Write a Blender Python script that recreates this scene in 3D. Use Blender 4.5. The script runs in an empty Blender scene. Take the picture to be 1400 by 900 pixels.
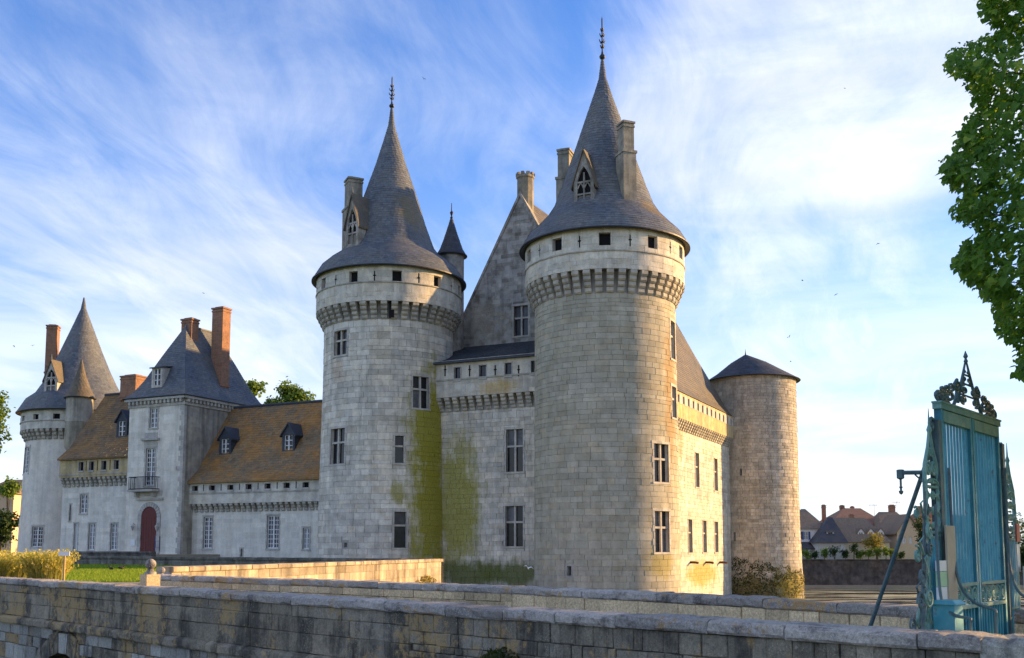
import bpy, bmesh, math, random
from mathutils import Vector, Matrix
from mathutils.geometry import tessellate_polygon
R = math.radians
rnd = random.Random(7)
SC = bpy.context.scene
COL = SC.collection

# ------------------------------------------------------------------ camera, world, sun, exposure
EYE, F, PITCH = 1.7, 1400.0, R(5.8)
CY0 = 750 - F*math.tan(PITCH)                    # image row of the optical axis (photo 1400x900)
cam_d = bpy.data.cameras.new('camera'); cam = bpy.data.objects.new('camera', cam_d); COL.objects.link(cam)
cam_d.sensor_width = 36; cam_d.lens = 36; cam_d.clip_end = 6000; cam_d.clip_start = .1
cam_d.shift_y = (CY0-450)/1400
cam.location = (0, 0, EYE); cam.rotation_euler = (R(90)+PITCH, 0, 0)
SC.camera = cam
SUN_AZ, SUN_EL = R(73), R(13)                    # azimuth clockwise from +Y
sd = Vector((math.sin(SUN_AZ)*math.cos(SUN_EL), math.cos(SUN_AZ)*math.cos(SUN_EL), math.sin(SUN_EL)))
sun_d = bpy.data.lights.new('sun', 'SUN'); sun_d.energy = 3.2; sun_d.angle = R(.6); sun_d.color = (1, .60, .23)
sun = bpy.data.objects.new('sun', sun_d); COL.objects.link(sun)
sun.rotation_euler = (-sd).to_track_quat('-Z', 'Y').to_euler()
SC.view_settings.view_transform = 'Standard'; SC.view_settings.look = 'None'
SC.view_settings.gamma = 1; SC.view_settings.exposure = 1.86

class NT:
    """tiny node helper"""
    def __init__(s, nt): s.t = nt; nt.nodes.clear()
    def n(s, typ, ins=None, **kw):
        nd = s.t.nodes.new(typ)
        for k, v in kw.items(): setattr(nd, k, v)
        for k, v in (ins or {}).items(): s.put(nd.inputs[k], v)
        return nd
    def put(s, sock, v):
        if isinstance(v, bpy.types.NodeSocket): s.t.links.new(v, sock)
        elif isinstance(v, bpy.types.Node): s.t.links.new(v.outputs[0], sock)
        else:
            if sock.type == 'RGBA' and len(v) == 3: v = (*v, 1)
            sock.default_value = v
    def m(s, op, a, b=0.0, c=0.0, clamp=False):
        return s.n('ShaderNodeMath', {0: a, 1: b, 2: c}, operation=op, use_clamp=clamp).outputs[0]
    def vm(s, op, a, b=(0, 0, 0)):
        nd = s.n('ShaderNodeVectorMath', {0: a, 1: b}, operation=op)
        return nd.outputs['Value'] if op in ('LENGTH', 'DOT_PRODUCT', 'DISTANCE') else nd.outputs[0]
    def mix(s, f, a, b, mode='MIX'):
        return s.n('ShaderNodeMixRGB', {0: f, 1: a, 2: b}, blend_type=mode).outputs[0]
    def noise(s, vec, scale, detail=4, rough=.55, dist=0.0):
        return s.n('ShaderNodeTexNoise', {'Vector': vec, 'Scale': scale, 'Detail': detail, 'Roughness': rough, 'Distortion': dist}).outputs[0]
    def ramp(s, f, a, b, lo=0.0, hi=1.0):
        return s.n('ShaderNodeMapRange', {'Value': f, 'From Min': a, 'From Max': b, 'To Min': lo, 'To Max': hi}, interpolation_type='SMOOTHSTEP').outputs[0]

world = bpy.data.worlds.new('World'); SC.world = world; world.use_nodes = True
W = NT(world.node_tree)
sky = W.n('ShaderNodeTexSky', sky_type='NISHITA', sun_disc=False, sun_elevation=SUN_EL, sun_rotation=SUN_AZ,
          altitude=50, air_density=1.15, dust_density=.25, ozone_density=3.2)
tc = W.n('ShaderNodeTexCoord').outputs['Generated']
sx = W.n('ShaderNodeSeparateXYZ', {0: tc})
zz = W.m('ADD', W.m('MAXIMUM', sx.outputs[2], 0.0), .22)
pl = W.n('ShaderNodeCombineXYZ', {0: W.m('DIVIDE', sx.outputs[0], zz), 1: W.m('DIVIDE', sx.outputs[1], zz), 2: 0.0}).outputs[0]
wp = W.n('ShaderNodeMapping', {'Vector': pl, 'Rotation': (0, 0, R(14))}).outputs[0]
warp = W.vm('MULTIPLY', W.vm('SUBTRACT', W.n('ShaderNodeTexNoise', {'Vector': wp, 'Scale': .8, 'Detail': 2.0}).outputs['Color'], (.5, .5, .5)), (.55, .55, 0))
wisp = W.vm('MULTIPLY', W.vm('ADD', wp, warp), (1.5, .52, 1))
n1 = W.noise(wisp, 1.05, 9, .58, .6)
n2 = W.noise(W.vm('ADD', wp, (7.3, 3.1, 0)), .62, 4, .5, .3)
n3 = W.noise(wisp, 3.6, 10, .66, .8)
cov = W.m('ADD', W.m('ADD', W.m('MULTIPLY', n1, .58), W.m('MULTIPLY', n2, .72)), W.m('MULTIPLY', n3, .23))
mask = W.m('MULTIPLY', W.ramp(cov, .635, .975), .94)
hz = W.ramp(sx.outputs[2], .0, .42, .95, .0)
low = W.noise(W.vm('MULTIPLY', tc, (1.6, 1.6, 9.0)), 1.5, 6, .6, .4)
hz = W.m('MULTIPLY', hz, W.ramp(low, .3, .65, .55, 1.0))
mask = W.m('MAXIMUM', mask, hz)
skyc = W.mix(1.0, sky.outputs[0], (.455, .59, .88), 'MULTIPLY')
cloudc = W.mix(W.ramp(low, .35, .7), (2.85, 2.95, 3.2), (3.75, 3.78, 3.85))
bg = W.n('ShaderNodeBackground', {'Color': W.mix(mask, skyc, cloudc), 'Strength': .10})
wo = W.n('ShaderNodeOutputWorld', {'Surface': bg})

# ------------------------------------------------------------------ helpers
def ray(px, py):
    f = Vector((0, math.cos(PITCH), math.sin(PITCH))); u = Vector((0, -math.sin(PITCH), math.cos(PITCH)))
    return f + Vector((1, 0, 0))*((px-700)/F) + u*((CY0-py)/F)
def at(px, py, Y):
    d = ray(px, py); return Vector((0, 0, EYE)) + d*(Y/d.y)
def zpx(py, Y): return at(700, py, Y).z
def proj(p):
    q = Vector(p)-Vector((0, 0, EYE))
    f = q.y*math.cos(PITCH)+q.z*math.sin(PITCH); u = -q.y*math.sin(PITCH)+q.z*math.cos(PITCH)
    return 700+F*q.x/f, CY0-F*u/f

WP = {}                                           # world position of each object's origin
def P3(p): return Vector((p[0], p[1], p[2] if len(p) > 2 else 0.0))
def tag(o, label, cat, group=None, kind=None):
    o['label'] = label; o['category'] = cat
    if group: o['group'] = group
    if kind: o['kind'] = kind
    return o
def thing(name, loc, label, cat, group=None):
    o = bpy.data.objects.new(name, None); COL.objects.link(o); o.location = loc; o.empty_display_size = .5
    WP[o] = Vector(loc); return tag(o, label, cat, group)
def place(o, w, parent):
    WP[o] = Vector(w)
    if parent is not None: o.parent = parent; o.location = WP[o]-WP[parent]
    else: o.location = w

class MB:
    def __init__(s, M=None): s.v = []; s.f = []; s.t = []; s.uv = []; s.M = M; s.mi = []; s.front = set(); s.axis = None
    def add(s, vs, fs, tint=0.0, uvs=None, mi=0):
        k = len(s.v)
        for p in vs:
            p = Vector(p); s.v.append(s.M @ p if s.M else p)
        for i, f in enumerate(fs):
            s.f.append([k+j for j in f]); s.t.append(tint); s.mi.append(mi)
            s.uv.append(uvs[i] if uvs else None)
    def quad(s, a, b, c, d, tint=0.0, uv=None): s.add([a, b, c, d], [(0, 1, 2, 3)], tint, [uv] if uv else None)
    def box(s, x0, x1, y0, y1, z0, z1, tint=0.0):
        s.add([(x0, y0, z0), (x1, y0, z0), (x1, y1, z0), (x0, y1, z0), (x0, y0, z1), (x1, y0, z1), (x1, y1, z1), (x0, y1, z1)],
              [(3, 2, 1, 0), (4, 5, 6, 7), (0, 1, 5, 4), (1, 2, 6, 5), (2, 3, 7, 6), (3, 0, 4, 7)], tint)
    def prism(s, poly, x0, x1, tint=0.0):           # poly in (y,z), extruded along x
        n = len(poly)
        s.add([(x0, y, z) for y, z in poly]+[(x1, y, z) for y, z in poly],
              [tuple(range(n)), tuple(range(2*n-1, n-1, -1))]+[(i, i+n, (i+1) % n+n, (i+1) % n) for i in range(n)], tint)
    def extr(s, poly, z0, z1, tint=0.0):            # poly in (x,y), ccw
        n = len(poly)
        s.add([(x, y, z0) for x, y in poly]+[(x, y, z1) for x, y in poly],
              [tuple(range(n-1, -1, -1)), tuple(range(n, 2*n))]+[(i, (i+1) % n, (i+1) % n+n, i+n) for i in range(n)], tint)
    def tube(s, pts, r, seg=6, cap=True, tint=0.0):
        pts = [P3(p) for p in pts]; n = len(pts)
        rs = r if isinstance(r, (list, tuple)) else [r]*n
        vs = []; fs = []; up = None
        for i, p in enumerate(pts):
            t = (pts[min(i+1, n-1)]-pts[max(i-1, 0)])
            if t.length < 1e-9: t = Vector((0, 0, 1))
            t.normalize()
            if up is None: up = t.orthogonal().normalized()
            up = (up-t*up.dot(t))
            up = up.normalized() if up.length > 1e-6 else t.orthogonal().normalized()
            b = t.cross(up)
            for k in range(seg):
                a = 2*math.pi*k/seg; vs.append(p+(up*math.cos(a)+b*math.sin(a))*rs[i])
        for i in range(n-1):
            for k in range(seg):
                fs.append((i*seg+k, i*seg+(k+1) % seg, (i+1)*seg+(k+1) % seg, (i+1)*seg+k))
        if cap: fs.append(tuple(range(seg-1, -1, -1))); fs.append(tuple(range((n-1)*seg, n*seg)))
        s.add(vs, fs, tint)
    def lathe(s, c, prof, seg=24, tint=0.0, a0=0.0, uvscale=None):   # prof [(r,z)] z absolute
        n = len(prof); vs = []; fs = []; uvs = []
        L = [0]
        for i in range(1, n): L.append(L[-1]+math.hypot(prof[i][0]-prof[i-1][0], prof[i][1]-prof[i-1][1]))
        for (r, z) in prof:
            for k in range(seg):
                a = a0+2*math.pi*k/seg; vs.append((c[0]+r*math.cos(a), c[1]+r*math.sin(a), z))
        RM = max(p[0] for p in prof)
        for i in range(n-1):
            for k in range(seg):
                fs.append((i*seg+k, i*seg+(k+1) % seg, (i+1)*seg+(k+1) % seg, (i+1)*seg+k))
                ua, ub = 2*math.pi*RM*k/seg, 2*math.pi*RM*(k+1)/seg
                uvs.append([(ua, L[i]), (ub, L[i]), (ub, L[i+1]), (ua, L[i+1])])
        s.add(vs, fs, tint, uvs)
    def mesh(s, name, c=(0, 0, 0)):
        c = Vector(c); me = bpy.data.meshes.new(name)
        me.from_pydata([v-c for v in s.v], [], s.f)
        if any(s.t):
            a = me.attributes.new('tint', 'FLOAT', 'FACE'); a.data.foreach_set('value', s.t)
        if any(u is not None for u in s.uv):
            l = me.uv_layers.new(name='UVMap'); k = 0; flat = []
            for f, u in zip(s.f, s.uv):
                for j in range(len(f)): flat += (u[j] if u else (0, 0))
            l.data.foreach_set('uv', flat)
        return me
    def build(s, name, mat, parent=None, smooth=False, base=False, kind=None):
        lo = [min(v[i] for v in s.v) for i in range(3)]; hi = [max(v[i] for v in s.v) for i in range(3)]
        c = Vector(((lo[0]+hi[0])/2, (lo[1]+hi[1])/2, lo[2] if base else (lo[2]+hi[2])/2))
        me = s.mesh(name, c)
        mats = mat if isinstance(mat, (list, tuple)) else [mat]
        for mm in mats: me.materials.append(mm)
        if len(mats) > 1: me.polygons.foreach_set('material_index', s.mi)
        if smooth is True: me.polygons.foreach_set('use_smooth', [True]*len(me.polygons))
        o = bpy.data.objects.new(name, me); COL.objects.link(o); place(o, c, parent)
        if smooth == 'angle':
            me.polygons.foreach_set('use_smooth', [True]*len(me.polygons)); me.set_sharp_from_angle(angle=R(35))
        if s.axis is not None:                    # round walls: the face of each block follows the cylinder
            me.polygons.foreach_set('use_smooth', [True]*len(me.polygons)); nl = []
            for k, pg in enumerate(me.polygons):
                for vi in pg.vertices:
                    if k in s.front: q = s.v[vi].xy-s.axis; q.normalize(); nl.append((q.x, q.y, 0))
                    else: nl.append(tuple(pg.normal))
            me.normals_split_custom_set(nl)
        if kind: o['kind'] = kind
        return o
def inst(name, me, w, rz, parent):
    o = bpy.data.objects.new(name, me); COL.objects.link(o); place(o, w, parent); o.rotation_euler = (0, 0, rz); return o

class Flat:
    def __init__(s, o, d):
        s.o = Vector((o[0], o[1])); s.d = Vector((d[0], d[1])).normalized(); s.nrm = Vector((s.d.y, -s.d.x))
    def pt(s, u, z, d=0.0):
        q = s.o+s.d*u+s.nrm*d; return Vector((q.x, q.y, z))
    def hit(s, px, py):
        r = ray(px, py); r2 = Vector((r.x, r.y)); t = s.o.dot(s.nrm)/r2.dot(s.nrm)
        p = r2*t; return (p-s.o).dot(s.d), EYE+r.z*t
    def normal(s, u): return s.nrm
    step = 3.0
class Cyl:
    def __init__(s, c, R0, batter=0.0, zt=0.0):
        s.c = Vector((c[0], c[1])); s.R0 = R0; s.k = batter; s.zt = zt
        s.g = -s.c.normalized(); s.r = Vector((-s.g.y, s.g.x)); s.step = R0*R(4)
    def rad(s, z): return s.R0+s.k*max(0.0, s.zt-z)
    def dirv(s, u): a = u/s.R0; return s.g*math.cos(a)+s.r*math.sin(a)
    def pt(s, u, z, d=0.0):
        q = s.c+s.dirv(u)*(s.rad(z)+d); return Vector((q.x, q.y, z))
    def hit(s, px, py):
        r = ray(px, py); r2 = Vector((r.x, r.y)); rr = s.R0
        for _ in range(4):
            A = r2.dot(r2); B = -2*r2.dot(s.c); C = s.c.dot(s.c)-rr*rr; D = max(B*B-4*A*C, 0)
            t = (-B-math.sqrt(D))/(2*A); z = EYE+r.z*t; rr = s.rad(z)
        q = r2*t-s.c
        return math.atan2(q.dot(s.r), q.dot(s.g))*s.R0, z
    def normal(s, u): return s.dirv(u)

def sbox(mb, S, u0, u1, z0, z1, d0, d1, tint=0.0, cham=0.0, jit=0.0):
    """box on a surface, back at d0, front at d1, worn edges by a chamfer"""
    j = lambda: rnd.uniform(-jit, jit) if jit else 0.0
    back = [S.pt(u0, z0, d0), S.pt(u1, z0, d0), S.pt(u1, z1, d0), S.pt(u0, z1, d0)]
    if cham:
        c = cham
        mid = [S.pt(a+j(), b+j(), d1-c) for a, b in ((u0, z0), (u1, z0), (u1, z1), (u0, z1))]
        fr = [S.pt(a+j(), b+j(), d1+j()*.5) for a, b in ((u0+c, z0+c), (u1-c, z0+c), (u1-c, z1-c), (u0+c, z1-c))]
        fs = [(8, 9, 10, 11)]; mb.front.add(len(mb.f))
        for i in range(4):
            k = (i+1) % 4; fs += [(i, k, 4+k, 4+i), (4+i, 4+k, 8+k, 8+i)]
        mb.add(back+mid+fr, fs, tint)
    else:
        fr = [S.pt(u0, z0, d1), S.pt(u1, z0, d1), S.pt(u1, z1, d1), S.pt(u0, z1, d1)]
        mb.front.add(len(mb.f)); mb.add(back+fr, [(4, 5, 6, 7)]+[(i, (i+1) % 4, 4+(i+1) % 4, 4+i) for i in range(4)], tint)

def cutrects(r, holes):
    out = [r]
    for h in holes:
        nx = []
        for (a, b, c, d) in out:
            if h[1] <= a or h[0] >= b or h[3] <= c or h[2] >= d: nx.append((a, b, c, d)); continue
            if h[0] > a: nx.append((a, h[0], c, d))
            if h[1] < b: nx.append((h[1], b, c, d))
            a2, b2 = max(a, h[0]), min(b, h[1])
            if h[2] > c: nx.append((a2, b2, c, h[2]))
            if h[3] < d: nx.append((a2, b2, h[3], d))
        out = nx
    return out
def core(mb, S, u0, u1, z0, z1, holes, d=-.06):
    n = max(1, int(math.ceil((u1-u0)/S.step)))
    us = sorted(set([u0+(u1-u0)*i/n for i in range(n+1)]+[x for h in holes for x in h[:2] if u0 < x < u1]))
    nz = max(1, int((z1-z0)/3))
    zs = sorted(set([z0+(z1-z0)*i/nz for i in range(nz+1)]+[x for h in holes for x in h[2:] if z0 < x < z1]))
    for a, b in zip(us, us[1:]):
        for c, e in zip(zs, zs[1:]):
            mu, mz = (a+b)/2, (c+e)/2
            if any(h[0] < mu < h[1] and h[2] < mz < h[3] for h in holes): continue
            mb.quad(S.pt(a, c, d), S.pt(b, c, d), S.pt(b, e, d), S.pt(a, e, d))
def ashlar(S, u0, u1, z0, z1, holes, ch, bw, var=.35):
    """coursed blocks minus openings -> list of (rect, tint)"""
    out = []; z = z0; last = 0
    while z < z1-.05:
        h = ch*rnd.choice((.7, .85, 1, 1, 1.1, 1.3))
        if z1-(z+h) < ch*.5: h = z1-z
        u = u0-rnd.uniform(0, bw)
        while u < u1:
            w = bw*rnd.uniform(1-var, 1+var); a, b = max(u, u0), min(u+w, u1); u += w
            if b-a < .08: continue
            last = last*.4+rnd.gauss(0, .5)+(rnd.choice((-.9, .9, .7)) if rnd.random() < .05 else 0)
            for q in cutrects((a, b, z, z+h), holes):
                if q[1]-q[0] > .1 and q[3]-q[2] > .08: out.append((q, max(-1.2, min(1.2, last))))
        z += h
    return out
def lay(thing_o, S, blocks, mat, joint=.02, proud=.018, cham=0.0, jit=0.0, name='stone_block', limit=300, back=-.09):
    """the blocks that show largest become parts of their own, the rest one joined part"""
    sc = []
    for i, (q, t) in enumerate(blocks):
        um, zm = (q[0]+q[1])/2, (q[2]+q[3])/2; p = S.pt(um, zm); n = S.normal(um)
        v = Vector((p.x, p.y)); f = max(0, -n.dot(v)/v.length); x, y = proj(p)
        ins = 1 if (0 < x < 1400 and 0 < y < 900) else .01
        sc.append((-(q[1]-q[0])*(q[3]-q[2])*f*ins/v.length_squared, i))
    sc.sort(); own = set(i for _, i in sc[:limit]); rest = MB(); ax = getattr(S, 'c', None); rest.axis = ax
    for i, (q, t) in enumerate(blocks):
        mb = MB() if i in own else rest
        mb.axis = ax
        sbox(mb, S, q[0]+joint/2, q[1]-joint/2, q[2]+joint/2, q[3]-joint/2, back, rnd.uniform(-.3, 1)*proud, t, cham, jit)
        if i in own: mb.build(name, mat, thing_o)
    if rest.f: rest.build(name+'s', mat, thing_o, kind='stuff')

def corbel_mesh(name, w, h, p, n, mat):
    mb = MB()
    for i in range(n):
        z0, z1 = -h+h*i/n, -h+h*(i+1)/n-.02; pr = p*(i+1)/n; k = min(.12, (z1-z0)*.35)
        mb.prism([(-.15, z0), (pr-k, z0), (pr, z0+k), (pr, z1), (-.15, z1)], -w/2, w/2, rnd.uniform(-.4, .4))
    me = mb.mesh(name); me.materials.append(mat); return me

def window(T, S, u0, u1, z0, z1, kind='cross', deep=.42, sur=.2, name='window', stone=None):
    st = stone or M['dressed']; mb = MB()
    for a, b, dz in ((u0, u0, 0), (u1, u1, 0)):
        mb.quad(S.pt(a, z0, .0), S.pt(a, z0, -deep), S.pt(a, z1, -deep), S.pt(a, z1, .0), .1)
    for z in (z0, z1): mb.quad(S.pt(u0, z, 0), S.pt(u1, z, 0), S.pt(u1, z, -deep), S.pt(u0, z, -deep), .1)
    if sur:
        n = max(2, int((z1-z0)/.42))
        for sgn in (0, 1):
            for i in range(n):
                w = sur*(1.0 if i % 2 else .68); a, b = (u0-w, u0) if sgn == 0 else (u1, u1+w)
                zz0, zz1 = z0+(z1-z0)*i/n, z0+(z1-z0)*(i+1)/n
                sbox(mb, S, a, b, zz0+.01, zz1-.01, -.1, .022, rnd.uniform(-.2, .5))
        um = (u0+u1)/2
        for a, b in ((u0-sur, um-.008), (um+.008, u1+sur)):
            sbox(mb, S, a, b, z1+.008, z1+sur, -.1, .026, rnd.uniform(-.2, .5))
        sbox(mb, S, u0-sur*.8, u1+sur*.8, z0-.16, z0-.008, -.1, .07, .1)
    wn = mb.build(name, st, T)
    w, h = u1-u0, z1-z0
    def bar(a, b, c, d, d0, d1, nm, mt):
        m2 = MB(); sbox(m2, S, a, b, c, d, d0, d1); return m2.build(nm, mt, wn)
    def pane(a, b, c, d, dd, mt='glass'):
        m2 = MB(); sbox(m2, S, a, b, c, d, dd-.012, dd); return m2.build('pane', M[mt], wn)
    if kind in ('cross', 'two', 'mull', 'six'):
        t = .15; um = (u0+u1)/2; zts = {'cross': [.6], 'two': [.62], 'mull': [], 'six': [.38, .74]}[kind]
        us = [(u0, um-t/2), (um+t/2, u1)] if kind != 'two' else [(u0, u1)]
        if kind != 'two': bar(um-t/2, um+t/2, z0, z1, -.36, -.13, 'mullion', st)
        zs = [z0]; ze = []
        for q in zts:
            zt = z0+h*q; ze.append(zt-t/2); zs.append(zt+t/2)
            for a, b in us: bar(a, b, zt-t/2, zt+t/2, -.36, -.14, 'transom', st)
        ze.append(z1)
        for a, b in us:
            for c, d in zip(zs, ze): pane(a, b, c, d, -.3)
    elif kind == 'white':
        um = (u0+u1)/2
        for a, b in ((u0, um), (um, u1)):
            pane(a+.05, b-.05, z0+.06, z1-.06, -.2)
            m2 = MB()
            sbox(m2, S, a, a+.075, z0, z1, -.22, -.13); sbox(m2, S, b-.075, b, z0, z1, -.22, -.13)
            sbox(m2, S, a+.075, b-.075, z0, z0+.1, -.22, -.132); sbox(m2, S, a+.075, b-.075, z1-.09, z1, -.22, -.132)
            n = max(2, int(h/.42))
            for i in range(1, n): sbox(m2, S, a+.075, b-.075, z0+h*i/n-.03, z0+h*i/n+.03, -.2, -.15)
            sbox(m2, S, (a+b)/2-.022, (a+b)/2+.022, z0+.1, z1-.09, -.2, -.155)
            m2.build('casement', M['white_paint'], wn)
    else:
        pane(u0, u1, z0, z1, -deep+.02, 'dark_opening' if kind == 'dark' else 'glass')  # dark kind has no glass: a black back panel painted as interior shade
    return wn
def wpx(S, x0, x1, y0, y1):
    """opening on a surface as (u0,u1,z0,z1), measured from its corners"""
    a = S.hit(x0, (y0+y1)/2); b = S.hit(x1, (y0+y1)/2); t = S.hit((x0+x1)/2, y0); l = S.hit((x0+x1)/2, y1)
    return (a[0], b[0], l[1], t[1])
def grow(h, s): return (h[0]-s, h[1]+s, h[2]-s, h[3]+s)

# ------------------------------------------------------------------ plan of the castle
T1 = Vector((7.1, 77.0)); T2 = Vector((-10.44, 85.5))
V = (T1-T2).normalized(); U = Vector((-V.y, V.x))         # V along the short side, U along the long side (away)
MID = (T1+T2)/2
def K(c, s): return MID+V*c+U*s
def L(a, b): return T2+V*a+U*b
T3 = Vector((29.2, 123.0)); T4 = Vector((-49.7, 116.6))
WATER = -4.0
C1 = Cyl(T1, 5.35, .004, 20); C2 = Cyl(T2, 5.42, .018, 16); C3 = Cyl(T3, 5.1, .03, 4.0); C4 = Cyl(T4, 5.4, .028, 14)
GAL = Flat(K(0, -.5), V); LONG = Flat(K(7.75, 0), U); GAB = Flat(K(0, 5.5), V)

# ------------------------------------------------------------------ materials
M = {}
def newmat(name):
    m = bpy.data.materials.new(name); m.use_nodes = True; M[name] = m; return m, NT(m.node_tree)
def finish(t, col, rough=.9, bump=None, bstr=.4, bdist=.05, spec=.25, metal=0.0):
    ins = {'Base Color': col, 'Roughness': rough, 'Specular IOR Level': spec, 'Metallic': metal}
    if bump is not None: ins['Normal'] = t.n('ShaderNodeBump', {'Height': bump, 'Strength': bstr, 'Distance': bdist}).outputs[0]
    b = t.n('ShaderNodeBsdfPrincipled', ins); t.n('ShaderNodeOutputMaterial', {'Surface': b}); return b
def pos(t): return t.n('ShaderNodeNewGeometry').outputs['Position']
def stainmask(t, p, c, r, nz, soft=.6, nscale=.9):
    d = t.vm('LENGTH', t.vm('DIVIDE', t.vm('SUBTRACT', p, tuple(c)), tuple(r)))
    d = t.m('ADD', d, t.m('MULTIPLY', t.m('SUBTRACT', nz, .5), 1.9))
    return t.ramp(d, 1.0, 1.0-soft)
def stone(name, a, b, tint=.16, hue=.5, streak=.25, stains=(), fine=12, dark=.25, scale=.22, bstr=.5, warm=(1.16, 1.0, .78), low=None):
    m, t = newmat(name); p = pos(t)
    big = t.noise(p, scale, 5, .6); mid = t.noise(p, 1.3, 4, .6); fn = t.noise(p, fine, 5, .7)
    ti = t.n('ShaderNodeAttribute', attribute_name='tint').outputs['Fac']
    orn = t.m('SUBTRACT', t.n('ShaderNodeObjectInfo').outputs['Random'], .5)
    col = t.mix(t.ramp(big, .36, .64), a, b)
    # each block has its own warmth and value
    hv = t.noise(t.vm('ADD', t.n('ShaderNodeCombineXYZ', {0: t.m('MULTIPLY', ti, 7.3), 1: 0.0, 2: 0.0}).outputs[0], t.vm('MULTIPLY', p, (.25, .25, .25))), 1.7, 2)
    col = t.mix(t.m('MULTIPLY', t.ramp(hv, .45, .75), hue), col, t.mix(1.0, col, warm, 'MULTIPLY'))
    val = t.m('ADD', 1.0, t.m('MULTIPLY', ti, tint)); val = t.m('ADD', val, t.m('MULTIPLY', orn, tint*.25))
    val = t.m('MULTIPLY', val, t.ramp(fn, .25, .75, .86, 1.12)); val = t.m('MULTIPLY', val, t.ramp(mid, .3, .7, 1-dark, 1.06))
    st = t.noise(t.vm('MULTIPLY', p, (1.6, 1.6, .1)), 1.0, 5, .6)
    val = t.m('MULTIPLY', val, t.ramp(st, .42, .7, 1.0, 1-streak))
    vc = t.n('ShaderNodeCombineXYZ', {0: val, 1: val, 2: val}).outputs[0]
    col = t.mix(1.0, col, vc, 'MULTIPLY')
    nz = t.m('ADD', t.m('MULTIPLY', t.noise(p, .8, 7, .75), .55), t.m('MULTIPLY', t.noise(t.vm('MULTIPLY', p, (2.6, 2.6, .35)), 1.0, 5, .7), .45))
    nz = t.m('ADD', nz, t.m('MULTIPLY', ti, .025))
    for (c, r, sc_, amt) in stains:
        sc2 = t.mix(t.ramp(fn, .3, .7), tuple(x*.62 for x in sc_), tuple(x*1.2 for x in sc_))
        col = t.mix(t.m('MULTIPLY', stainmask(t, p, c, r, nz), amt), col, sc2)
    if low:
        z = t.n('ShaderNodeSeparateXYZ', {0: p}).outputs[2]
        col = t.mix(t.m('MULTIPLY', t.ramp(t.m('ADD', z, t.m('MULTIPLY', nz, 2.0)), low[1], low[0]), low[3]), col, low[2])
    finish(t, col, .92, t.m('ADD', t.m('MULTIPLY', fn, .6), mid), bstr, .03, .15)
    return m
def plain(name, col, rough=.8, var=.15, scale=6.0, metal=0.0, spec=.3, bstr=.2):
    m, t = newmat(name); p = pos(t); n = t.noise(p, scale, 4, .6)
    c = t.mix(n, tuple(x*(1-var) for x in col), tuple(min(1, x*(1+var)) for x in col))
    orn = t.n('ShaderNodeObjectInfo').outputs['Random']
    c = t.mix(t.m('MULTIPLY', orn, .12), c, tuple(x*.6 for x in col))
    finish(t, c, rough, n, bstr, .02, spec, metal); return m
def roofmat(name, a, b, lichen=(), row=.28, gen=0.0, gcol=(.20, .11, .03), rough=.62):
    m, t = newmat(name); p = pos(t); uv = t.n('ShaderNodeUVMap').outputs[0]
    ti = t.n('ShaderNodeAttribute', attribute_name='tint').outputs['Fac']
    br = t.n('ShaderNodeTexBrick', {'Vector': uv, 'Color1': (.30, .30, .30), 'Color2': (.72, .72, .72), 'Mortar': (.06, .06, .06), 'Scale': 1.0,
             'Mortar Size': .022, 'Bias': 0.0, 'Brick Width': .34, 'Row Height': row})
    big = t.noise(p, .35, 5, .65); fn = t.noise(p, 7, 5, .7)
    col = t.mix(t.ramp(big, .35, .65), a, b)
    tv = t.m('ADD', 1.0, t.m('MULTIPLY', ti, .24)); col = t.mix(1.0, col, t.n('ShaderNodeCombineXYZ', {0: tv, 1: tv, 2: tv}).outputs[0], 'MULTIPLY')
    col = t.mix(1.0, col, t.n('ShaderNodeCombineXYZ', {0: t.ramp(fn, .25, .75, .7, 1.3), 1: t.ramp(fn, .25, .75, .7, 1.3), 2: t.ramp(fn, .25, .75, .72, 1.28)}).outputs[0], 'MULTIPLY')
    nz = t.noise(p, 1.1, 7, .72); st = t.noise(t.vm('MULTIPLY', p, (1.2, 1.2, .4)), 2.0, 7, .72)
    if gen: col = t.mix(t.m('MULTIPLY', t.ramp(t.m('ADD', t.m('MULTIPLY', st, .6), t.m('MULTIPLY', big, .55)), .50, .70), gen), col,
                        t.mix(t.ramp(nz, .3, .7), tuple(x*.45 for x in gcol), gcol))
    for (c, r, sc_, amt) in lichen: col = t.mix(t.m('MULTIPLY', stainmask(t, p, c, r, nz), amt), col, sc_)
    finish(t, col, rough, t.m('MULTIPLY', fn, .5), .55, .02, .3)
    return m

GRN = (.31, .29, .04); DGR = (.13, .15, .045); ORA = (.50, .27, .09); YEL = (.50, .40, .06)
def h3(S, x, y): u, z = S.hit(x, y); return S.pt(u, z)
stone('stone_front', (.70, .66, .555), (.63, .605, .53), tint=.18, hue=.6, streak=.2,
      stains=[(h3(C1, 917, 540), (.9, 1.6, 7.0), ORA, .75), (h3(C1, 905, 770), (2.0, 2.0, 1.6), YEL, .7), (h3(C1, 800, 526), (1.7, 1.5, .9), (.66, .64, .6), .55),
              (h3(C1, 868, 640), (.7, 1.5, 3.0), (.50, .38, .22), .35)],
      low=(-2.6, -4.2, (.2, .19, .12), .5))
stone('stone_left', (.68, .645, .55), (.61, .59, .525), tint=.19, hue=.5, streak=.24,
      stains=[(h3(C2, 590, 590), (2.7, 3.2, 6.8), GRN, .97), (h3(C2, 594, 700), (3.2, 3.6, 7.6), GRN, .97), (h3(C2, 544, 672), (.75, 1.2, 1.4), GRN, .7),
              (h3(C2, 462, 510), (1.0, 1.5, 1.4), (.46, .33, .22), .5), (h3(C2, 520, 470), (1.2, 1.5, 2.5), (.50, .42, .28), .35)])
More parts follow.
